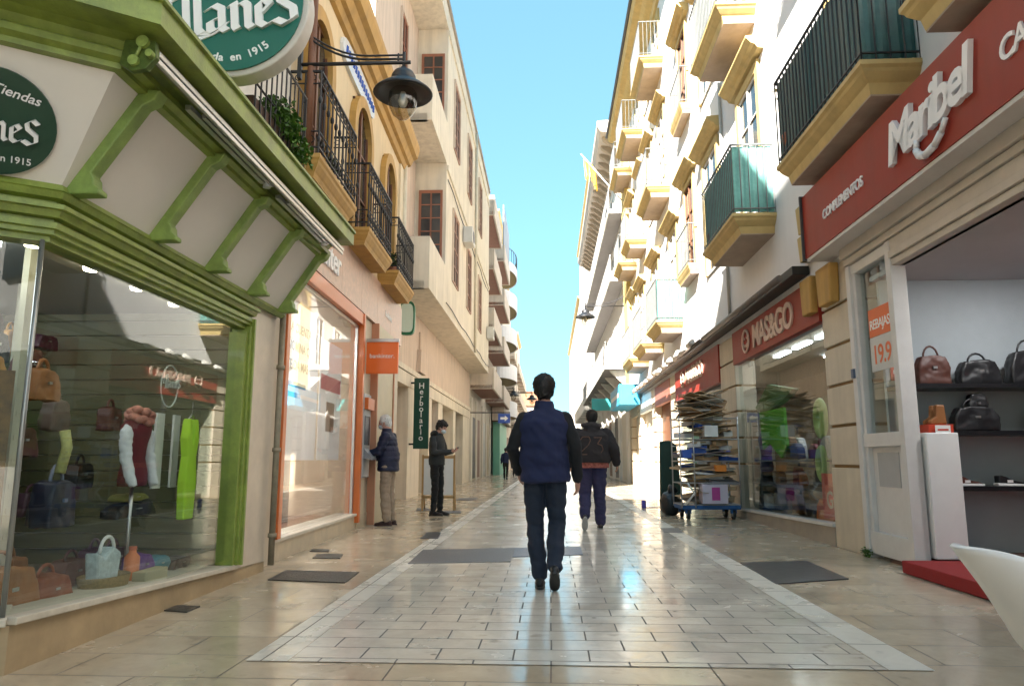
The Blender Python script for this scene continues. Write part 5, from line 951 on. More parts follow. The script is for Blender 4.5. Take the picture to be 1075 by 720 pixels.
t = T('shoe_box', 'red box with small brown boots on the white display plinth', 'box', RR, (-.25, -.4, 1.28)); m = t.mb(); m.box(-.38, -.12, -.40, -.17, 1.281, 1.36); m.obj('box', M('box_red', (.55, .05, .02), .5), t)
m = t.mb(); bt = [(-.38, 1.362), (-.22, 1.362), (-.22, 1.40), (-.28, 1.44), (-.29, 1.55), (-.37, 1.55)]; m.prism(bt, 'u', -.32, -.26); m.prism(bt, 'u', -.23, -.17); m.obj('boot', BT, t, .012)
t = T('card', 'small white price card on the white display plinth', 'card', RR, (-.40, -.42, 1.281)); m = t.mb(); m.box(-.405, -.40, -.36, -.22, 1.281, 1.35); m.obj('card', WPAINT, t); m = t.mb(); m.box(-.407, -.4051, -.34, -.24, 1.30, 1.315); m.obj('print', M('banner_red', (.55, .05, .03)), t)
t = T('wall_poster', 'narrow red vertical poster inside the open shop', 'poster', RR, (.28, -.2, 1.85)); m = t.mb(); m.box(.285, .298, -.27, -.17, 1.85, 2.28); m.obj('sheet', M('banner_red', (.55, .05, .03)), t); m = t.mb()
for k in range(4): m.box(.282, .2849, -.245, -.195, 1.92+k*.09, 1.96+k*.09)
m.obj('print', WLET, t)
t = T('weed', 'small green weed at the foot of the door frame', 'plant', RR, (.66, .05, 0)); m = t.mb(); random.seed(2); leaves(m, (.66, .06, .05), (.10, .05, .05), 160, .035); m.obj('foliage', M('weed_leaf', (.10, .20, .03), .5, .3), t)

# ---------------- green shop window goods
def torso(fr, u, o, z, mat, name, label, sleeves=None, scarf=None, base=None, extra=None, s=1.):
    t = T('mannequin', label, 'mannequin', fr, (u, o, .16)); m = t.mb()
    m.lathe([(0, z), (.145*s, z+.0), (.155*s, z+.04), (.15*s, z+.10*s), (.112*s, z+.22*s), (.125*s, z+.33*s), (.155*s, z+.41*s), (.165*s, z+.47*s), (.12*s, z+.515*s), (.06*s, z+.53*s), (0, z+.53*s)], (u, o, 0), 28, sq=(1, .60)); m.v = [(v[0]*(1), v[1], v[2]) for v in m.v]; ob_ = m.obj(name, mat, t)
    for v_ in ob_.data.vertices: v_.co += Vector((1, 1, 0))*.006*noise.noise(v_.co*18)
    m = t.mb(); m.lathe([(.045*s, z+.5*s), (.042*s, z+.56*s), (.045*s, z+.61*s), (0, z+.615*s)], (u, o, 0), 16); m.obj('neck', M('mannequin_pale', (.55, .50, .44), .4, .05), t)
    m = t.mb(); m.tube([(u, o, .16), (u, o, z+.03)], .014, 8); m.disc((u, o, .165), .14, (0, 0, 1), .015, 20); m.obj('stand', STEEL, t)
    if sleeves:
        for sgn in (-1, 1):
            m = t.mb(); m.tube([(u+sgn*.12*s, o+.0, z+.48*s), (u+sgn*.155*s, o+.01, z+.43*s), (u+sgn*.17*s, o+.02, z+.28*s), (u+sgn*.17*s, o+.05, z+.12*s), (u+sgn*.15*s, o+.09, z+.0*s)], [.03*s, .05*s, .047*s, .042*s, .036*s], 12); so_ = solid(m, 'sleeve', sleeves, t, .010, 2, lambda c: .008*noise.noise(Vector((c.x*20, c.y*20, c.z*40))))
    if scarf:
        m = t.mb(); random.seed(3)
        for k in range(22): a = k/22*6.28; m.ell((u+.09*math.cos(a)*s, o+.07*math.sin(a)*s+.02, z+.55*s+random.uniform(-.04, .05)), (.05*s, .045*s, .035*s), 8, 6)
        m.obj('scarf', scarf, t)
    return t
torso(L1, 1.60, -.35, .84, M('maroon_vest', (.13, .008, .015), .8, .15, 20), 'vest', 'mannequin in maroon vest, white sleeves and pink flowered scarf', M('white_sleeve', (.72, .74, .78), .8, .05), M('scarf_pink', (.62, .26, .20), .8, .5, 25), s=.9)
t = T('hanging_dress', 'neon yellow green sleeveless dress hanging between white garment panels', 'dress', L1, (2.33, -.30, .5)); m = t.mb(); m.prism([(2.25, .55), (2.41, .55), (2.43, .85), (2.40, 1.05), (2.435, 1.2), (2.40, 1.36), (2.375, 1.36), (2.35, 1.2), (2.33, 1.14), (2.31, 1.2), (2.285, 1.36), (2.26, 1.36), (2.225, 1.2), (2.26, 1.05), (2.23, .85)], 'o', -.34, -.27); m.obj('cloth', M('neon_top', (.50, .85, .04), .7, .1, 8), t, .02); m = t.mb(); m.tube([(2.27, -.30, 1.355), (2.33, -.30, 1.40), (2.39, -.30, 1.355)], .008, 6); m.tube([(2.33, -.30, 1.4), (2.33, -.30, 1.5)], .004, 5); m.obj('hanger', STEEL, t)
m = MB(L1, (1.9, -.75, .5)); m.box(2.12, 2.24, -.50, -.48, .8, 1.40); m.box(2.40, 2.50, -.50, -.48, .8, 1.40); props(m.obj('white_panel', WPAINT), 'pair of white garment panels behind the neon top', 'garment')
bag(L1, .66, -.28, .64, .125, .27, .13, M('bag_navy', (.012, .014, .035), .4, .2), 'navy handbag with pale lettering band hanging left in the green shop window', 'u', True, M('bag_band', (.22, .24, .34), .5, .2))
m = MB(L1, (.66, -.28, .92)); m.tube([(.64, -.25, .95), (.67, -.24, 1.1), (.65, -.25, 1.2)], .03, 8); props(m.obj('bag_scarf', M('scarf_yellow', (.50, .48, .18), .8, .4, 30)), 'pale yellow scarf tied to the navy handbag', 'scarf')
bag(L1, .36, -.35, .19, .22, .26, .2, BT, 'large tan slouchy handbag at the near bottom corner of the green shop window', 'u', True); bag(L1, .72, -.33, .18, .16, .18, .16, M('bag_rust', (.26, .07, .03), .5, .25, 8), 'rust brown handbag beside the tan one on the display floor', 'u')
bag(L1, .35, -.7, .42, .18, .24, .16, M('bag_taupe', (.12, .08, .06), .5, .2), 'taupe handbag behind the tan one', 'u')
bag(L1, .95, -1.1, 1.45, .15, .24, .14, BB, 'brown handbag hanging at mid height on the slatted wall', 'u'); bag(L1, .45, -1.0, 1.50, .14, .22, .12, BK, 'black handbag hanging high on the slatted wall', 'u'); bag(L1, 1.0, -.9, 1.05, .16, .2, .14, BB, 'dark red brown handbag left of the maroon vest', 'u'); bag(L1, .25, -.9, 1.4, .13, .2, .12, M('bag_mustard', (.42, .20, .03), .5, .2), 'mustard handbag near the corner post', 'u'); bag(L1, .2, -.55, 1.1, .14, .2, .12, BT, 'tan handbag hanging near the corner post', 'u')
bag(L1, 2.15, -1.9, 1.5, .2, .14, .16, BB, 'low brown handbag on a bracket above the neon top', 'u'); bag(L1, 2.3, -1.6, 1.95, .12, .12, .08, M('purse_plum', (.10, .04, .07), .4), 'small plum purse near the far top corner of the green shop window', 'u', False)
for k, (u, o, z, w2, h, mt, lab) in enumerate(((1.72, -.42, .62, .26, .10, BK, 'black flat bag on the ledge under the maroon vest'), (1.75, -.45, .73, .18, .05, M('purse_olive', (.25, .24, .05), .5), 'olive purse lying on the black bag'), (1.85, -.4, .175, .13, .16, M('bag_purple', (.14, .05, .25), .5), 'purple bag on the display floor'), (2.08, -.4, .175, .12, .12, M('bag_teal', (.06, .22, .28), .5), 'teal bag beside the purple one'), (2.32, -.35, .172, .16, .08, BK, 'flat black bag at the far end of the display floor'))):
    bag(L1, u, o, z, w2, h, .14, mt, lab, 'u', False)
t = T('basket', 'round wicker basket holding a white and blue cloth on the display floor', 'basket', L1, (1.2, -.24, .18)); m = t.mb(); m.lathe([(0, 0), (.17, 0), (.20, .11), (.19, .115), (.16, .02), (0, .02)], (1.20, -.26, .172), 28, sq=(1, .7)); m.obj('wicker', M('wicker', (.36, .26, .12), .8, .4, 60, .6), t)
t = T('cloth_bundle', 'white and pale blue mesh bag standing in the wicker basket', 'bag', L1, (1.18, -.24, .29)); m = t.mb(); m.prism([(1.06, .24), (1.26, .24), (1.29, .42), (1.2, .47), (1.1, .41), (1.02, .45)], 'o', -.30, -.20); m.obj('cloth', M('mesh_cloth', (.52, .62, .64), .7, .35, 25), t, .02); m = t.mb(); m.tube([(1.19+.08*math.cos(a), -.25, .43+.10*math.sin(a)) for a in [k*math.pi/8 for k in range(9)]], .012, 6); m.obj('handle', WPAINT, t)
t = T('bottle', 'orange plastic bottle standing beside the wicker basket', 'bottle', L1, (1.50, -.25, .17)); m = t.mb(); m.lathe([(0, 0), (.045, 0), (.05, .02), (.05, .19), (.025, .22), (.025, .235)], (1.50, -.25, .172), 18); m.obj('body', M('bottle_orange', (.72, .22, .08), .4, .05), t); m = t.mb(); m.lathe([(.027, .235), (.027, .26), (0, .26)], (1.50, -.25, .172), 14); m.obj('cap', M('cap_orange', (.5, .12, .05), .4), t)
t = T('box', 'pale cream carton beside the basket on the display floor', 'box', L1, (1.55, -.14, .17)); m = t.mb(); m.box(1.42, 1.72, -.2, -.10, .172, .27); m.obj('carton', M('carton_cream', (.46, .42, .28), .6, .1), t, .008)
t = T('window_decal', 'round swirly white Llanes decal inside the green shop window', 'decal', L1, (1.45, -.07, 1.45)); m = t.mb(); m.tube([(1.5+.12*math.cos(a), -.075, 1.55+.15*math.sin(a)) for a in [k*math.pi/12 for k in range(25)]], .006, 5); st, wd = blackletter('Llanes'); nib(m, st, (1.40, -.072, 1.54), (1, 0, 0), (0, 0, 1), (0, 1, 0), .20/wd, (.25, .15), .002); m.obj('print', M('decal_white', (.5, .55, .5), .5), t)
m = MB(L1, (-.5, -1.2, .3)); m.add([chp(.1, -.25, .5), chp(.5, -.25, .5), chp(.5, -.25, 1.5), chp(.1, -.25, 1.5), chp(.1, -.27, .5), chp(.5, -.27, .5), chp(.5, -.27, 1.5), chp(.1, -.27, 1.5)], [(0,1,2,3),(7,6,5,4),(0,4,5,1),(3,2,6,7),(1,5,6,2),(0,3,7,4)]); props(m.obj('hanging_cloth', M('zebra', (.20, .10, .03), .7, .5, 15)), 'ochre and black cloth hanging behind the angled corner pane', 'cloth')

# ---------------- white plastic chair, near right
chm = T('chair', 'white moulded plastic chair at the near right corner of the picture', 'chair', W, (1.55, 1.95, 0))
WPL = M('chair_plastic', (.78, .78, .80), .28, .03, 3, coat=.2)
def shell(u, v):    # u: 0 left(back top edge) .. 1 seat front ; v: 0..1 across
    # profile in x-z: back top at left, sweeping into the seat towards the right
    P = [Vector((1.165, 0, .81)), Vector((1.265, 0, .685)), Vector((1.355, 0, .57)), Vector((1.45, 0, .475)), Vector((1.60, 0, .43)), Vector((1.80, 0, .445)), Vector((1.88, 0, .42))]
    q = u*(len(P)-1); i = min(int(q), len(P)-2); f = q-i
    def cr(p0, p1, p2, p3, t): return .5*((2*p1)+(-p0+p2)*t+(2*p0-5*p1+4*p2-p3)*t*t+(-p0+3*p1-3*p2+p3)*t**3)
    p = cr(P[max(i-1, 0)], P[i], P[i+1], P[min(i+2, len(P)-1)], f)
    s = (v-.5)*2; wd = .13+.08*math.sin(math.pi*min(1, u*1.1)); arm = .03*max(0, math.sin(math.pi*min(1, max(0, (u-.12)/.75))))
    return (p.x+.10*s*s*max(0, 1-u*2.2)+ .02*s*s, 1.95+s*wd, p.z+arm*abs(s)**3 - .03*abs(s)**4*max(0, 1-u*3))
m = chm.mb(); A, B = 30, 22; g0 = [shell(i/A, j/B) for i in range(A+1) for j in range(B+1)]
m.add(g0, [(i*(B+1)+j, i*(B+1)+j+1, (i+1)*(B+1)+j+1, (i+1)*(B+1)+j) for i in range(A) for j in range(B)], True); o_ = m.obj('shell', WPL, chm); sd2 = o_.modifiers.new('s', 'SOLIDIFY'); sd2.thickness = .012
for (x0, y0, x1, y1) in ((1.52, 1.84, 1.46, 1.76), (1.52, 2.06, 1.46, 2.14), (1.76, 1.84, 1.84, 1.76), (1.76, 2.06, 1.84, 2.14)): m = chm.mb(); m.tube([(x0, y0, .445), (x1, y1, 0)], [.018, .012], 10); m.obj('leg', WPL, chm)

# further handbags crowding the window of the green shop and the shelves of the open shop
random.seed(21); cols = [('black', BK), ('dark brown', BB), ('tan', BT), ('rust', M('bag_rust', (.26, .07, .03))), ('plum', M('purse_plum', (.10, .04, .07))), ('mustard', M('bag_mustard', (.42, .20, .03))), ('taupe', M('bag_taupe', (.12, .08, .06)))]
ords = ['leftmost', 'second', 'third', 'fourth', 'fifth', 'sixth', 'seventh', 'last']
for row, (z, rn) in enumerate(((1.92, 'top'), (1.22, 'middle'), (.62, 'low'))):
    for k in range(8):
        cn, cm = random.choice(cols); w2 = random.uniform(.09, .15); h = random.uniform(.15, .26)
        bag(L1, -.1+k*.34+random.uniform(-.05, .05), -2.0+random.uniform(0, .25)+(.25 if row == 2 else 0), z+random.uniform(-.08, .08), w2, h, .1, cm, '%s handbag, %s of the %s row on the back wall of the green shop' % (cn, ords[k], rn), 'u')
for k in range(7):
    cn, cm = random.choice(cols); bag(L1, .1+k*.36, -.62-random.random()*.3, .165, random.uniform(.10, .17), random.uniform(.14, .26), .14, cm, '%s handbag, %s of the floor row behind the basket' % (cn, ords[k]), 'u')
for row, (z, rn) in enumerate(((1.78, 'highest'), (1.31, 'middle'))):
    for k in range(3):
        cn, cm = random.choice(cols[:2]); bag(RR, .08, -1.85-k*.45, z, .17, random.uniform(.2, .3), .13, cm, '%s handbag, %s of the right end group on the %s shelf' % (cn, ords[k], rn))
for k in range(4): shoe(RR, -.03, -1.6-k*.32, .77, .26, [BK, BB][k % 2], WPAINT, '%s trainer, %s of the right end group on the lowest shelf' % (['black', 'dark red'][k % 2], ords[k]))

for k, (u, o, z, c_) in enumerate(((.35, -.55, 1.45, 5), (.62, -.75, 1.62, 0), (.9, -.6, 1.40, 2), (1.15, -.9, 1.55, 1), (.5, -.6, 1.12, 3), (.95, -.75, 1.05, 1), (1.2, -.7, 1.22, 6), (.3, -.5, .85, 2), (1.0, -.55, .62, 0), (2.0, -.8, 1.25, 1), (2.15, -1.1, .8, 0))):
    cn, cm = cols[c_]; bag(L1, u, o, z, .10+.01*(k % 3), .17+.015*(k % 4), .11, cm, '%s handbag hanging in the green shop window, %s' % (cn, ['beside the corner post', 'highest left', 'over the navy bag', 'left of the scarf', 'under the mustard one', 'under the tan one', 'just left of the vest', 'lowest by the post', 'low left of the ledge', 'right of the vest', 'low behind the dress'][k]), 'u')
# ---------------- people
def rings(m, secs, n=20):   # horizontal elliptical sections (r,f,z,rx,ry)
    pts = [(a+rx*math.cos(2*math.pi*k/n), b+ry*math.sin(2*math.pi*k/n), z) for a, b, z, rx, ry in secs for k in range(n)]
    m.add(pts, [(i*n+k, i*n+(k+1) % n, (i+1)*n+(k+1) % n, (i+1)*n+k) for i in range(len(secs)-1) for k in range(n)]+[tuple(range(n)), tuple(range((len(secs)-1)*n, len(secs)*n))])
def limb(m, pts, rs, n=14):
    P = [Vector(p) for p in pts]; Q = []; Rr = []
    for i in range(len(P)-1):
        for k in range(4): Q.append(P[i].lerp(P[i+1], k/4)); Rr.append(rs[i]+(rs[i+1]-rs[i])*k/4)
    Q.append(P[-1]); Rr.append(rs[-1]); m.tube([tuple(q) for q in Q], Rr, n)
    for p, r in zip(P, rs): m.ell(tuple(p), (r, r, r), n, 8)
def folds(a=.007, fz=16, fr=7, seed=0, lo=None):
    off = Vector((seed, seed*1.7, 0))
    def f(c):
        v = noise.noise(Vector((c.x*fr, c.y*fr, c.z*fz))+off)+.5*noise.noise(Vector((c.x*fr*2.3, c.y*fr*2.3, c.z*fz*1.8+c.x*9))+off)
        return a*v
    return f
def hand(m, wr, d, nrm_, side, curl=.5, s=1.):   # wrist, direction of the palm, palm normal
    d = Vector(d).normalized(); nr = Vector(nrm_); nr = (nr-d*nr.dot(d)).normalized(); sd_ = d.cross(nr).normalized()*side; w0 = Vector(wr)
    rot = Matrix((sd_, d, nr)).transposed()
    m.ell(tuple(w0+d*.045*s), (.040*s, .055*s, .017*s), 14, 10, rot)
    for k, (off, L) in enumerate(((-.030, .062), (-.011, .074), (.009, .069), (.027, .052))):
        p = w0+d*.078*s+sd_*off*s; a = curl*.5; q = p+(d*math.cos(a)+nr*math.sin(a))*L*.5*s; b = a+curl*.9; r = q+(d*math.cos(b)+nr*math.sin(b))*L*.32*s; e = b+curl*.6; t_ = r+(d*math.cos(e)+nr*math.sin(e))*L*.26*s
        m.tube([tuple(p-d*.02*s), tuple(p), tuple(q), tuple(r), tuple(t_)], [.0095*s, .0093*s, .0085*s, .0080*s, .0068*s], 8)
    p = w0+d*.025*s-sd_*.032*s; q = p+(d*.6-sd_*.55+nr*.3).normalized()*.034*s; r = q+(d*.85-sd_*.15+nr*.45).normalized()*.03*s
    m.tube([tuple(p), tuple(q), tuple(r)], [.014*s, .0105*s, .008*s], 8)
def person(label, x, y, fwd, H, J, cl, group=None, vox=.009):
    s = H/1.75; fw = Vector(fwd).normalized(); F = Fr((x, y), (fw.y, -fw.x), False)
    t = T('person', label, 'person', F, (0, 0, 0), group=group); sk = cl['skin']
    g = lambda k: Vector(J[k])*s
    bw = cl.get('bulk', 1.); belly = cl.get('belly', 0)
    hd = g('head'); nk = g('neck'); lf = cl.get('look', (0, 1, 0)); lk = Vector(lf).normalized(); rt = lk.cross(Vector((0, 0, 1))).normalized(); up = rt.cross(lk).normalized(); RM = Matrix((rt, lk, up)).transposed()
    def hp(a, b, c): return tuple(hd+(rt*a+lk*b+up*c)*s)
    m = t.mb()     # body: one surface
    m.ell(hp(0, -.010, .035), (.073*s, .093*s, .082*s), 20, 14, RM); m.ell(hp(0, .018, -.015), (.064*s, .076*s, .088*s), 18, 14, RM); m.ell(hp(0, .038, -.072), (.043*s, .045*s, .038*s), 14, 10, RM)
    m.ell(hp(0, .098, -.018), (.012*s, .022*s, .020*s), 10, 8, RM); m.ell(hp(0, .088, .005), (.010*s, .014*s, .03*s), 10, 8, RM); m.ell(hp(0, .084, -.058), (.024*s, .014*s, .010*s), 10, 6, RM); m.ell(hp(0, .078, .030), (.05*s, .018*s, .012*s), 12, 6, RM)
    for sg in (-1, 1): m.ell(hp(sg*.074, -.005, -.008), (.010*s, .020*s, .032*s), 10, 8, RM)
    limb(m, [tuple(nk-Vector((0, 0, .05))*s), tuple(hd-up*.06*s-lk*.015*s)], [.060*s, .056*s])
    C = g('pelvis'); W_ = g('waist'); K = g('chest')
    rings(m, [(C.x, C.y, C.z-.08*s, .09*s, .06*s), (C.x, C.y, C.z, .135*s*bw, .090*s), (W_.x, W_.y, W_.z, .130*s*bw, .095*s), (K.x, K.y, K.z, .155*s*bw, .105*s), (K.x, K.y, K.z+.10*s, .150*s*bw, .095*s), (nk.x, nk.y, nk.z-.03*s, .07*s, .06*s)])
    for q in 'LR':
        limb(m, [tuple(g('sh'+q)), tuple(g('el'+q)), tuple(g('wr'+q))], [.045*s, .034*s, .026*s]); limb(m, [tuple(g('hip'+q)), tuple(g('kn'+q)), tuple(g('an'+q))], [.078*s, .050*s, .036*s])
        dr = cl.get('hd'+q) or tuple((g('wr'+q)-g('el'+q)).normalized()); hand(m, tuple(g('wr'+q)), dr, cl.get('hn'+q, (1 if q == 'L' else -1, 0.2, 0)), 1 if q == 'L' else -1, cl.get('curl', .45), s*1.02)
    solid(m, 'body', sk, t, cl.get('bvox', .007), 2)
    m = t.mb()
    for sg in (-1, 1): m.ell(hp(sg*.030, .080, .008), (.010*s, .008*s, .008*s), 8, 6, RM)
    m.obj('eyes', M('eye', (.05, .04, .035), .2, 0), t)
    # trousers
    m = t.mb(); Z0 = C.z+.08*s
    rings(m, [(C.x, C.y, C.z-.09*s, .150*s*bw, .128*s), (C.x, C.y, C.z, .170*s*bw, .134*s), (C.x, C.y, Z0, .160*s*bw, .128*s)])
    lr = cl.get('legr', (.092, .066, .056))
    for q in 'LR':
        a = g('an'+q); kn = g('kn'+q); d = (a-kn).normalized(); 
        limb(m, [tuple(g('hip'+q)), tuple(kn), tuple(a-d*.03*s)], [lr[0]*s, lr[1]*s, lr[2]*s])
    solid(m, 'trousers', cl['trm'], t, vox, 3, folds(.013, 15, 6, 3))
    # shoes
    for q in 'LR':
        a = g('an'+q); pitch = cl.get('pt'+q, 0); yaw = cl.get('yw'+q, 0)
        fdir = Vector((math.sin(yaw), math.cos(yaw)*math.cos(pitch), -math.sin(pitch))).normalized(); r_ = fdir.cross(Vector((0, 0, 1))).normalized(); u_ = r_.cross(fdir); RS = Matrix((r_, fdir, u_)).transposed()
        m = t.mb(); base = a-u_*.085*s
        for (b, c, rx, ry, rz) in ((-.03, .045, .036, .05, .045), (.03, .04, .040, .06, .042), (.09, .030, .046, .065, .032), (.145, .024, .042, .055, .026)): m.ell(tuple(base+(fdir*b+u_*c)*s), (rx*s, ry*s, rz*s), 14, 10, RS)
        m.ell(tuple(base+(fdir*-.01+u_*.075)*s), (.040*s, .048*s, .035*s), 12, 8, RS)
        sh = solid(m, 'shoe', cl['shoe'], t, .007, 2); m = t.mb(); N = 18
        out = [(math.copysign(abs(math.cos(2*math.pi*k/N))**.8, math.cos(2*math.pi*k/N))*(.042+.006*math.sin(2*math.pi*k/N)), .055+.145*math.sin(2*math.pi*k/N)) for k in range(N)]
        lo = [tuple(base+(r_*b+fdir*c-u_*.003)*s) for b, c in out]; hi = [tuple(base+(r_*b+fdir*c+u_*.022)*s) for b, c in out]
        m.add(lo+hi, [tuple(range(N)), tuple(range(N, 2*N))]+[(k, (k+1) % N, N+(k+1) % N, N+k) for k in range(N)]); m.obj('sole', cl.get('sole', cl['shoe']), sh)
    # jacket
    m = t.mb(); hem = C.z+cl.get('hem', -.06)*s; jb = cl.get('jb', 1.) * bw; e = .028*s
    rings(m, [(C.x, C.y, hem, .176*s*jb, .138*s*jb+belly*.5*s), (C.x, C.y, hem+.05*s, .180*s*jb, .142*s*jb+belly*.6*s), (W_.x, W_.y, W_.z, .172*s*jb, .135*s*jb+belly*s), (K.x, K.y, K.z-.06*s, .188*s*jb, .138*s*jb+belly*.4*s), (K.x, K.y, K.z+.05*s, .190*s*jb, .132*s*jb), (K.x, K.y*.6+nk.y*.4, K.z+.115*s, .165*s*jb, .112*s), (nk.x, nk.y, nk.z-.012*s, .095*s, .085*s), (nk.x, nk.y, nk.z+cl.get('collar', .03)*s, .074*s, .074*s)], 28)
    sr = cl.get('slr', (.066, .056, .044)); sl_ = MB(t.fr, t.base) if cl.get('sleevem') else m
    for q in 'LR':
        sh_, el_, wr_ = g('sh'+q), g('el'+q), g('wr'+q); d = (wr_-el_).normalized(); limb(sl_, [tuple(sh_+Vector((0, 0, -.01))*s), tuple(sh_.lerp(el_, .5)), tuple(el_), tuple(wr_-d*.012)], [sr[0]*s*.98, sr[0]*s*.97, sr[1]*s, sr[2]*s])
    if cl.get('hood'):
        m.ell((nk.x, nk.y-.075*s, nk.z+.005*s), (.135*s, .075*s, .075*s), 18, 10); m.ell((nk.x, nk.y-.10*s, nk.z-.055*s), (.095*s, .055*s, .08*s), 16, 10)
        for k in range(-5, 6): a = k*.28; m.ell((nk.x+.115*s*math.sin(a), nk.y+.02*s-.085*s*math.cos(a), nk.z+.03*s), (.042*s, .042*s, .035*s), 10, 8)
    qd = cl.get('quilt'); ff = folds(cl.get('fold', .009), 11, 6, 8)
    dj = (lambda c: ff(c)+qd*abs(math.sin(c.z*38))-qd*.5) if qd else ff
    jk = solid(m, 'jacket', cl['jkm'], t, vox, 3, dj)
    if sl_ is not m: solid(sl_, 'sleeves', cl['sleevem'], t, vox, 3, folds(.009, 14, 7, 5))
    # hair
    if cl.get('hair'):
        m = t.mb(); hs = cl.get('hs', 1.); zt = cl.get('hz', 0)
        m.ell(hp(0, -.020, .046), (.082*s*hs, .097*s*hs, .084*s*hs), 22, 14, RM); m.ell(hp(0, -.050, -.005), (.074*s*hs, .064*s*hs, .082*s*hs), 18, 12, RM)
        if cl.get('fringe'): m.ell(hp(0, .055, .078), (.062*s, .042*s, .030*s), 14, 8, RM)
        for sg in (-1, 1): m.ell(hp(sg*.066, .005, .030), (.018*s, .04*s, .04*s), 12, 8, RM)
        hf = cl.get('hf', .012)
        solid(m, 'hair', cl['hair'], t, .006, 1, lambda c: hf*noise.noise(Vector((c.x*38, c.y*38, c.z*22)))+hf*.5*noise.noise(Vector((c.x*90, c.y*90, c.z*40))))
        hm = MB(t.fr, t.base); hc = hd+up*.02*s; rr = random.Random(4)
        for _ in range(cl.get('strands', 1400)):
            v = Vector((rr.gauss(0, 1), rr.gauss(0, 1)-.3, rr.gauss(0, 1)+.35)).normalized()
            if v.z < -.75: continue
            p = hc+(rt*v.x*.082+lk*(v.y*.100-.02)+up*(v.z*.098+.01))*s*hs
            if v.y > .35 and v.z < .45: continue
            tg = (Vector((v.y*.6+rr.uniform(-.6, .6), -v.x*.6+rr.uniform(-.6, .6), -1.0))); tg = (tg-v*tg.dot(v)).normalized(); w_ = v.cross(tg).normalized()*.0016*s; L_ = rr.uniform(.018, .04)*s*cl.get('sl', 1)
            q = p+tg*L_*.5+v*.004*s; r = p+tg*L_+v*rr.uniform(-.002, .008)*s
            hm.add([tuple(p-w_), tuple(p+w_), tuple(q+w_), tuple(r), tuple(q-w_)], [(0, 1, 2, 3, 4)])
        hm.obj('hair_strands', cl['hair'], t)
    if cl.get('mask'):
        m = t.mb(); m.ell(hp(0, .060, -.048), (.058*s, .056*s, .046*s), 16, 10, RM); m.tube([hp(-.074, .0, -.01), hp(-.05, .06, -.03)], .004*s, 5); m.tube([hp(.074, .0, -.01), hp(.05, .06, -.03)], .004*s, 5); m.obj('face_mask', cl['mask'], t)
    return t, g, s
SK = M('skin', (.52, .27, .19), .5, .1, 12); SKP = M('skin_pale', (.60, .34, .26), .5, .1, 12)
def cloth(n, c, r=.85, sc=30, b=.25, noi=.18): return M(n, c, r, noi, sc, b, bscale=220)
NAVY = cloth('navy_gilet', (.012, .018, .066)); BLACKC = cloth('black_cloth_knit', (.008, .008, .010)); DENIM = cloth('dark_denim', (.016, .024, .045)); HOOD = cloth('charcoal_hoodie', (.030, .024, .026)); DEN2 = cloth('violet_denim', (.040, .036, .095)); KHAKI = cloth('khaki_cloth', (.34, .26, .19)); NV2 = cloth('navy_padded', (.010, .014, .045), .6); GRYJ = cloth('grey_jacket', (.030, .033, .035)); BKT = cloth('black_trousers', (.009, .009, .010))
SHB = M('shoe_black', (.012, .012, .013), .4, .2); SHW_ = M('sole_pale', (.45, .45, .45), .6, .1); HBK = M('hair_black', (.010, .008, .007), .5, .3, 60); HWH = M('hair_white', (.80, .79, .76), .6, .2, 60); HDK = M('hair_dark', (.018, .013, .011), .6, .3, 60); MSK = M('mask_blue', (.58, .66, .72), .7, .05)
base = dict(pelvis=(0, 0, .97), waist=(0, 0, 1.10), chest=(0, .0, 1.29), neck=(0, .0, 1.475), head=(0, .02, 1.625), shL=(-.172, 0, 1.385), shR=(.172, 0, 1.385), hipL=(-.088, 0, .93), hipR=(.088, 0, .93))
J = dict(base, elL=(-.265, -.03, 1.13), wrL=(-.225, .14, .93), elR=(.262, -.05, 1.13), wrR=(.272, .035, .875), knL=(-.085, .06, .50), anL=(-.045, .0, .088), knR=(.10, .05, .51), anR=(.075, -.22, .19), head=(.0, .045, 1.622), neck=(0, .015, 1.475))
sdv = (.0525, .9986)
person('man walking away mid street in navy gilet, black sleeves and dark jeans', .27, 6.08, sdv, 1.735, J, dict(skin=SK, trm=DENIM, jkm=NAVY, sleevem=BLACKC, shoe=SHB, hair=HBK, hs=1.13, hf=.014, ptR=.62, bulk=1.06, jb=1.10, hem=-.115, fold=.020, collar=.055, legr=(.098, .074, .066), hnR=(-1, .5, 0), curl=.5, quilt=0))
J = dict(base, elL=(-.30, -.02, 1.13), wrL=(-.31, .10, .92), elR=(.315, -.06, 1.14), wrR=(.36, .06, .94), shL=(-.205, 0, 1.375), shR=(.205, 0, 1.375), knL=(-.11, .0, .50), anL=(-.125, -.20, .20), knR=(.105, .05, .50), anR=(.11, .05, .088), hipL=(-.1, 0, .93), hipR=(.1, 0, .93), head=(.01, .06, 1.60), neck=(0, .02, 1.465))
t, g, s = person('heavier man walking away in charcoal hooded jacket numbered 23 and violet jeans', 1.20, 11.0, sdv, 1.80, J, dict(skin=SK, trm=DEN2, jkm=HOOD, shoe=SHB, sole=SHW_, hair=HDK, hs=1.02, hf=.004, ptL=.75, bulk=1.30, jb=1.16, belly=.05, hem=-.02, hood=True, slr=(.098, .086, .062), legr=(.118, .09, .076), fold=.012, curl=.6))
m = t.mb(); C = g('pelvis'); rings(m, [(C.x, C.y, C.z-.09*s, .245*s, .185*s), (C.x, C.y, C.z-.0*s, .25*s, .19*s), (C.x, C.y, C.z+.03*s, .24*s, .18*s)], 28); m.obj('shirt_hem', M('shirt_red_white', (.45, .14, .11), .8, .7, 26), t)
m = t.mb()
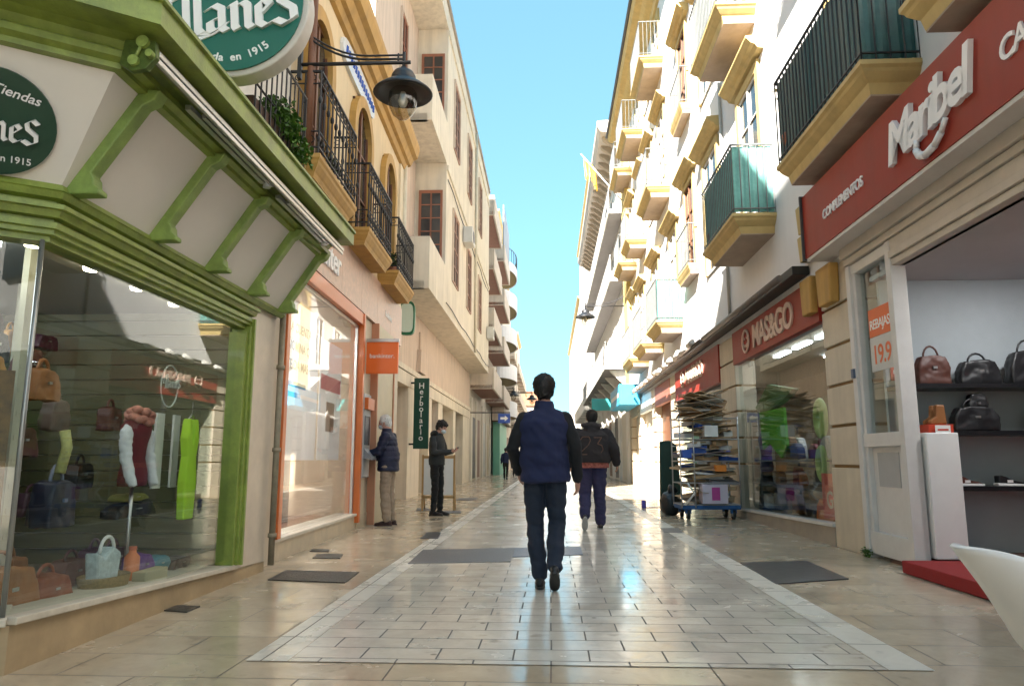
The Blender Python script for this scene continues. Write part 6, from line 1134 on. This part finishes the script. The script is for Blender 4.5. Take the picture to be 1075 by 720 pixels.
cu = [[(-.17, .16), (-.14, .20), (-.05, .20), (-.03, .15), (-.06, .08), (-.17, -.02), (-.17, -.05), (-.02, -.05)], [(.02, .19), (.13, .19), (.07, .10), (.13, .08), (.15, .02), (.10, -.05), (.02, -.03)]]
for st in cu:
    for q0, q1 in zip(st[:-1], st[1:]):
        n = 4
        for k in range(n):
            a = [(q0[i]+(q1[i]-q0[i])*k/n, q0[i]+(q1[i]-q0[i])*(k+1)/n) for i in (0, 1)]
            def bk(x, z): K = g('chest'); return (K.x+x*s, K.y-.222*s*math.sqrt(max(.05, 1-(x/.34)**2))-.008*s, K.z+(z-.17)*s)
            m.tube([bk(a[0][0], a[1][0]), bk(a[0][1], a[1][1])], .008, 6)
m.obj('back_number', M('number_orange', (.15, .075, .05), .7), t)
# old man at the cash machine, facing the wall (left), seen from his right side and a little behind
J = dict(base, elL=(-.21, .10, 1.14), wrL=(-.16, .33, 1.10), elR=(.235, .04, 1.13), wrR=(.20, .27, 1.04), knL=(-.09, .02, .50), anL=(-.10, -.03, .088), knR=(.09, .0, .50), anR=(.10, -.05, .088), head=(.0, .075, 1.60), neck=(0, .035, 1.46), chest=(0, .015, 1.28))
person('white haired old man in navy padded jacket and khaki trousers at the cash machine', -1.98, 11.75, (-1, .12), 1.76, J, dict(skin=SKP, trm=KHAKI, jkm=NV2, shoe=M('shoe_maroon', (.035, .012, .010), .4, .2), hair=HWH, hs=.99, hf=.010, mask=MSK, hem=-.13, jb=1.08, belly=.03, quilt=.007, legr=(.102, .078, .072), look=(0, 1, -.25), collar=.05, slr=(.08, .066, .05), hdL=(0, 1, 0), hdR=(0, 1, -.1), hnL=(0, 0, -1), hnR=(0, 0, -1)))
# man with phone, facing right (towards the street)
J = dict(base, elL=(-.235, .06, 1.13), wrL=(-.06, .30, 1.16), elR=(.235, .06, 1.13), wrR=(.07, .32, 1.15), knL=(-.10, .03, .50), anL=(-.11, .02, .088), knR=(.09, .02, .50), anR=(.11, .0, .088), head=(.0, .095, 1.60), neck=(0, .03, 1.47))
t, g, s = person('man in dark grey hooded jacket, black trousers and face mask looking down at his phone', -1.42, 13.85, (.93, -.38), 1.78, J, dict(skin=SKP, trm=BKT, jkm=GRYJ, shoe=SHB, hair=HBK, hs=1.08, hf=.018, fringe=True, mask=MSK, hood=True, look=(0, 1, -.45), hdL=(.35, .9, .15), hdR=(-.35, .9, .15), hnL=(.3, 0, 1), hnR=(-.3, 0, 1), curl=.8, jb=1.02, hem=-.06))
p = (g('wrL')+g('wrR'))/2+Vector((0, .075, .03))*s; wp = t.fr.w(p.x, p.y, p.z); ph = T('phone', 'dark phone held by the man in the face mask', 'phone', t.fr, (p.x, p.y, p.z)); m = ph.mb(); m.add([(p.x+a*.038, p.y+b*.06, p.z+b*.045+c_*.005) for c_ in (-1, 1) for a, b in ((-1, -1), (1, -1), (1, 1), (-1, 1))], [(0,3,2,1),(4,5,6,7),(0,1,5,4),(1,2,6,5),(2,3,7,6),(3,0,4,7)]); m.obj('phone_body', SHB, ph)
# far walkers
J = dict(base, elL=(-.24, -.05, 1.13), wrL=(-.25, .03, .90), elR=(.25, .0, 1.14), wrR=(.27, .10, .95), knL=(-.08, .10, .50), anL=(-.08, .18, .088), knR=(.085, -.02, .50), anR=(.082, -.22, .14))
t, g, s = person('distant walker in dark blue jacket with a pale bag far up the street', -.33, 38.3, sdv, 1.62, J, dict(skin=SK, trm=BKT, jkm=cloth('blue_coat', (.02, .03, .08)), shoe=SHB, hair=HDK, ptR=.5, bvox=.012), vox=.012)
p = g('wrR'); m = MB(t.fr, tuple(p)); 
tb = T('shoulder_bag', 'pale lilac bag carried at the right side of the distant walker', 'bag', t.fr, (.27, .05, .85)); m = tb.mb(); m.prism([(.20, .82), (.46, .78), (.44, 1.05), (.26, 1.16)], 'o', .0, .12); m.obj('bag_body', M('lilac', (.55, .52, .66), .6), tb, .02); m = tb.mb(); m.tube([(.3, .06, 1.12), (.15, .06, 1.42)], .012, 5); m.obj('strap', SHB, tb)
person('tiny dark figure beyond the distant walker, half hidden by the man in the gilet', .16, 44, sdv, 1.6, J, dict(skin=SK, trm=BKT, jkm=cloth('dark_coat', (.06, .03, .03)), shoe=SHB, hair=HDK, bvox=.014), vox=.014)
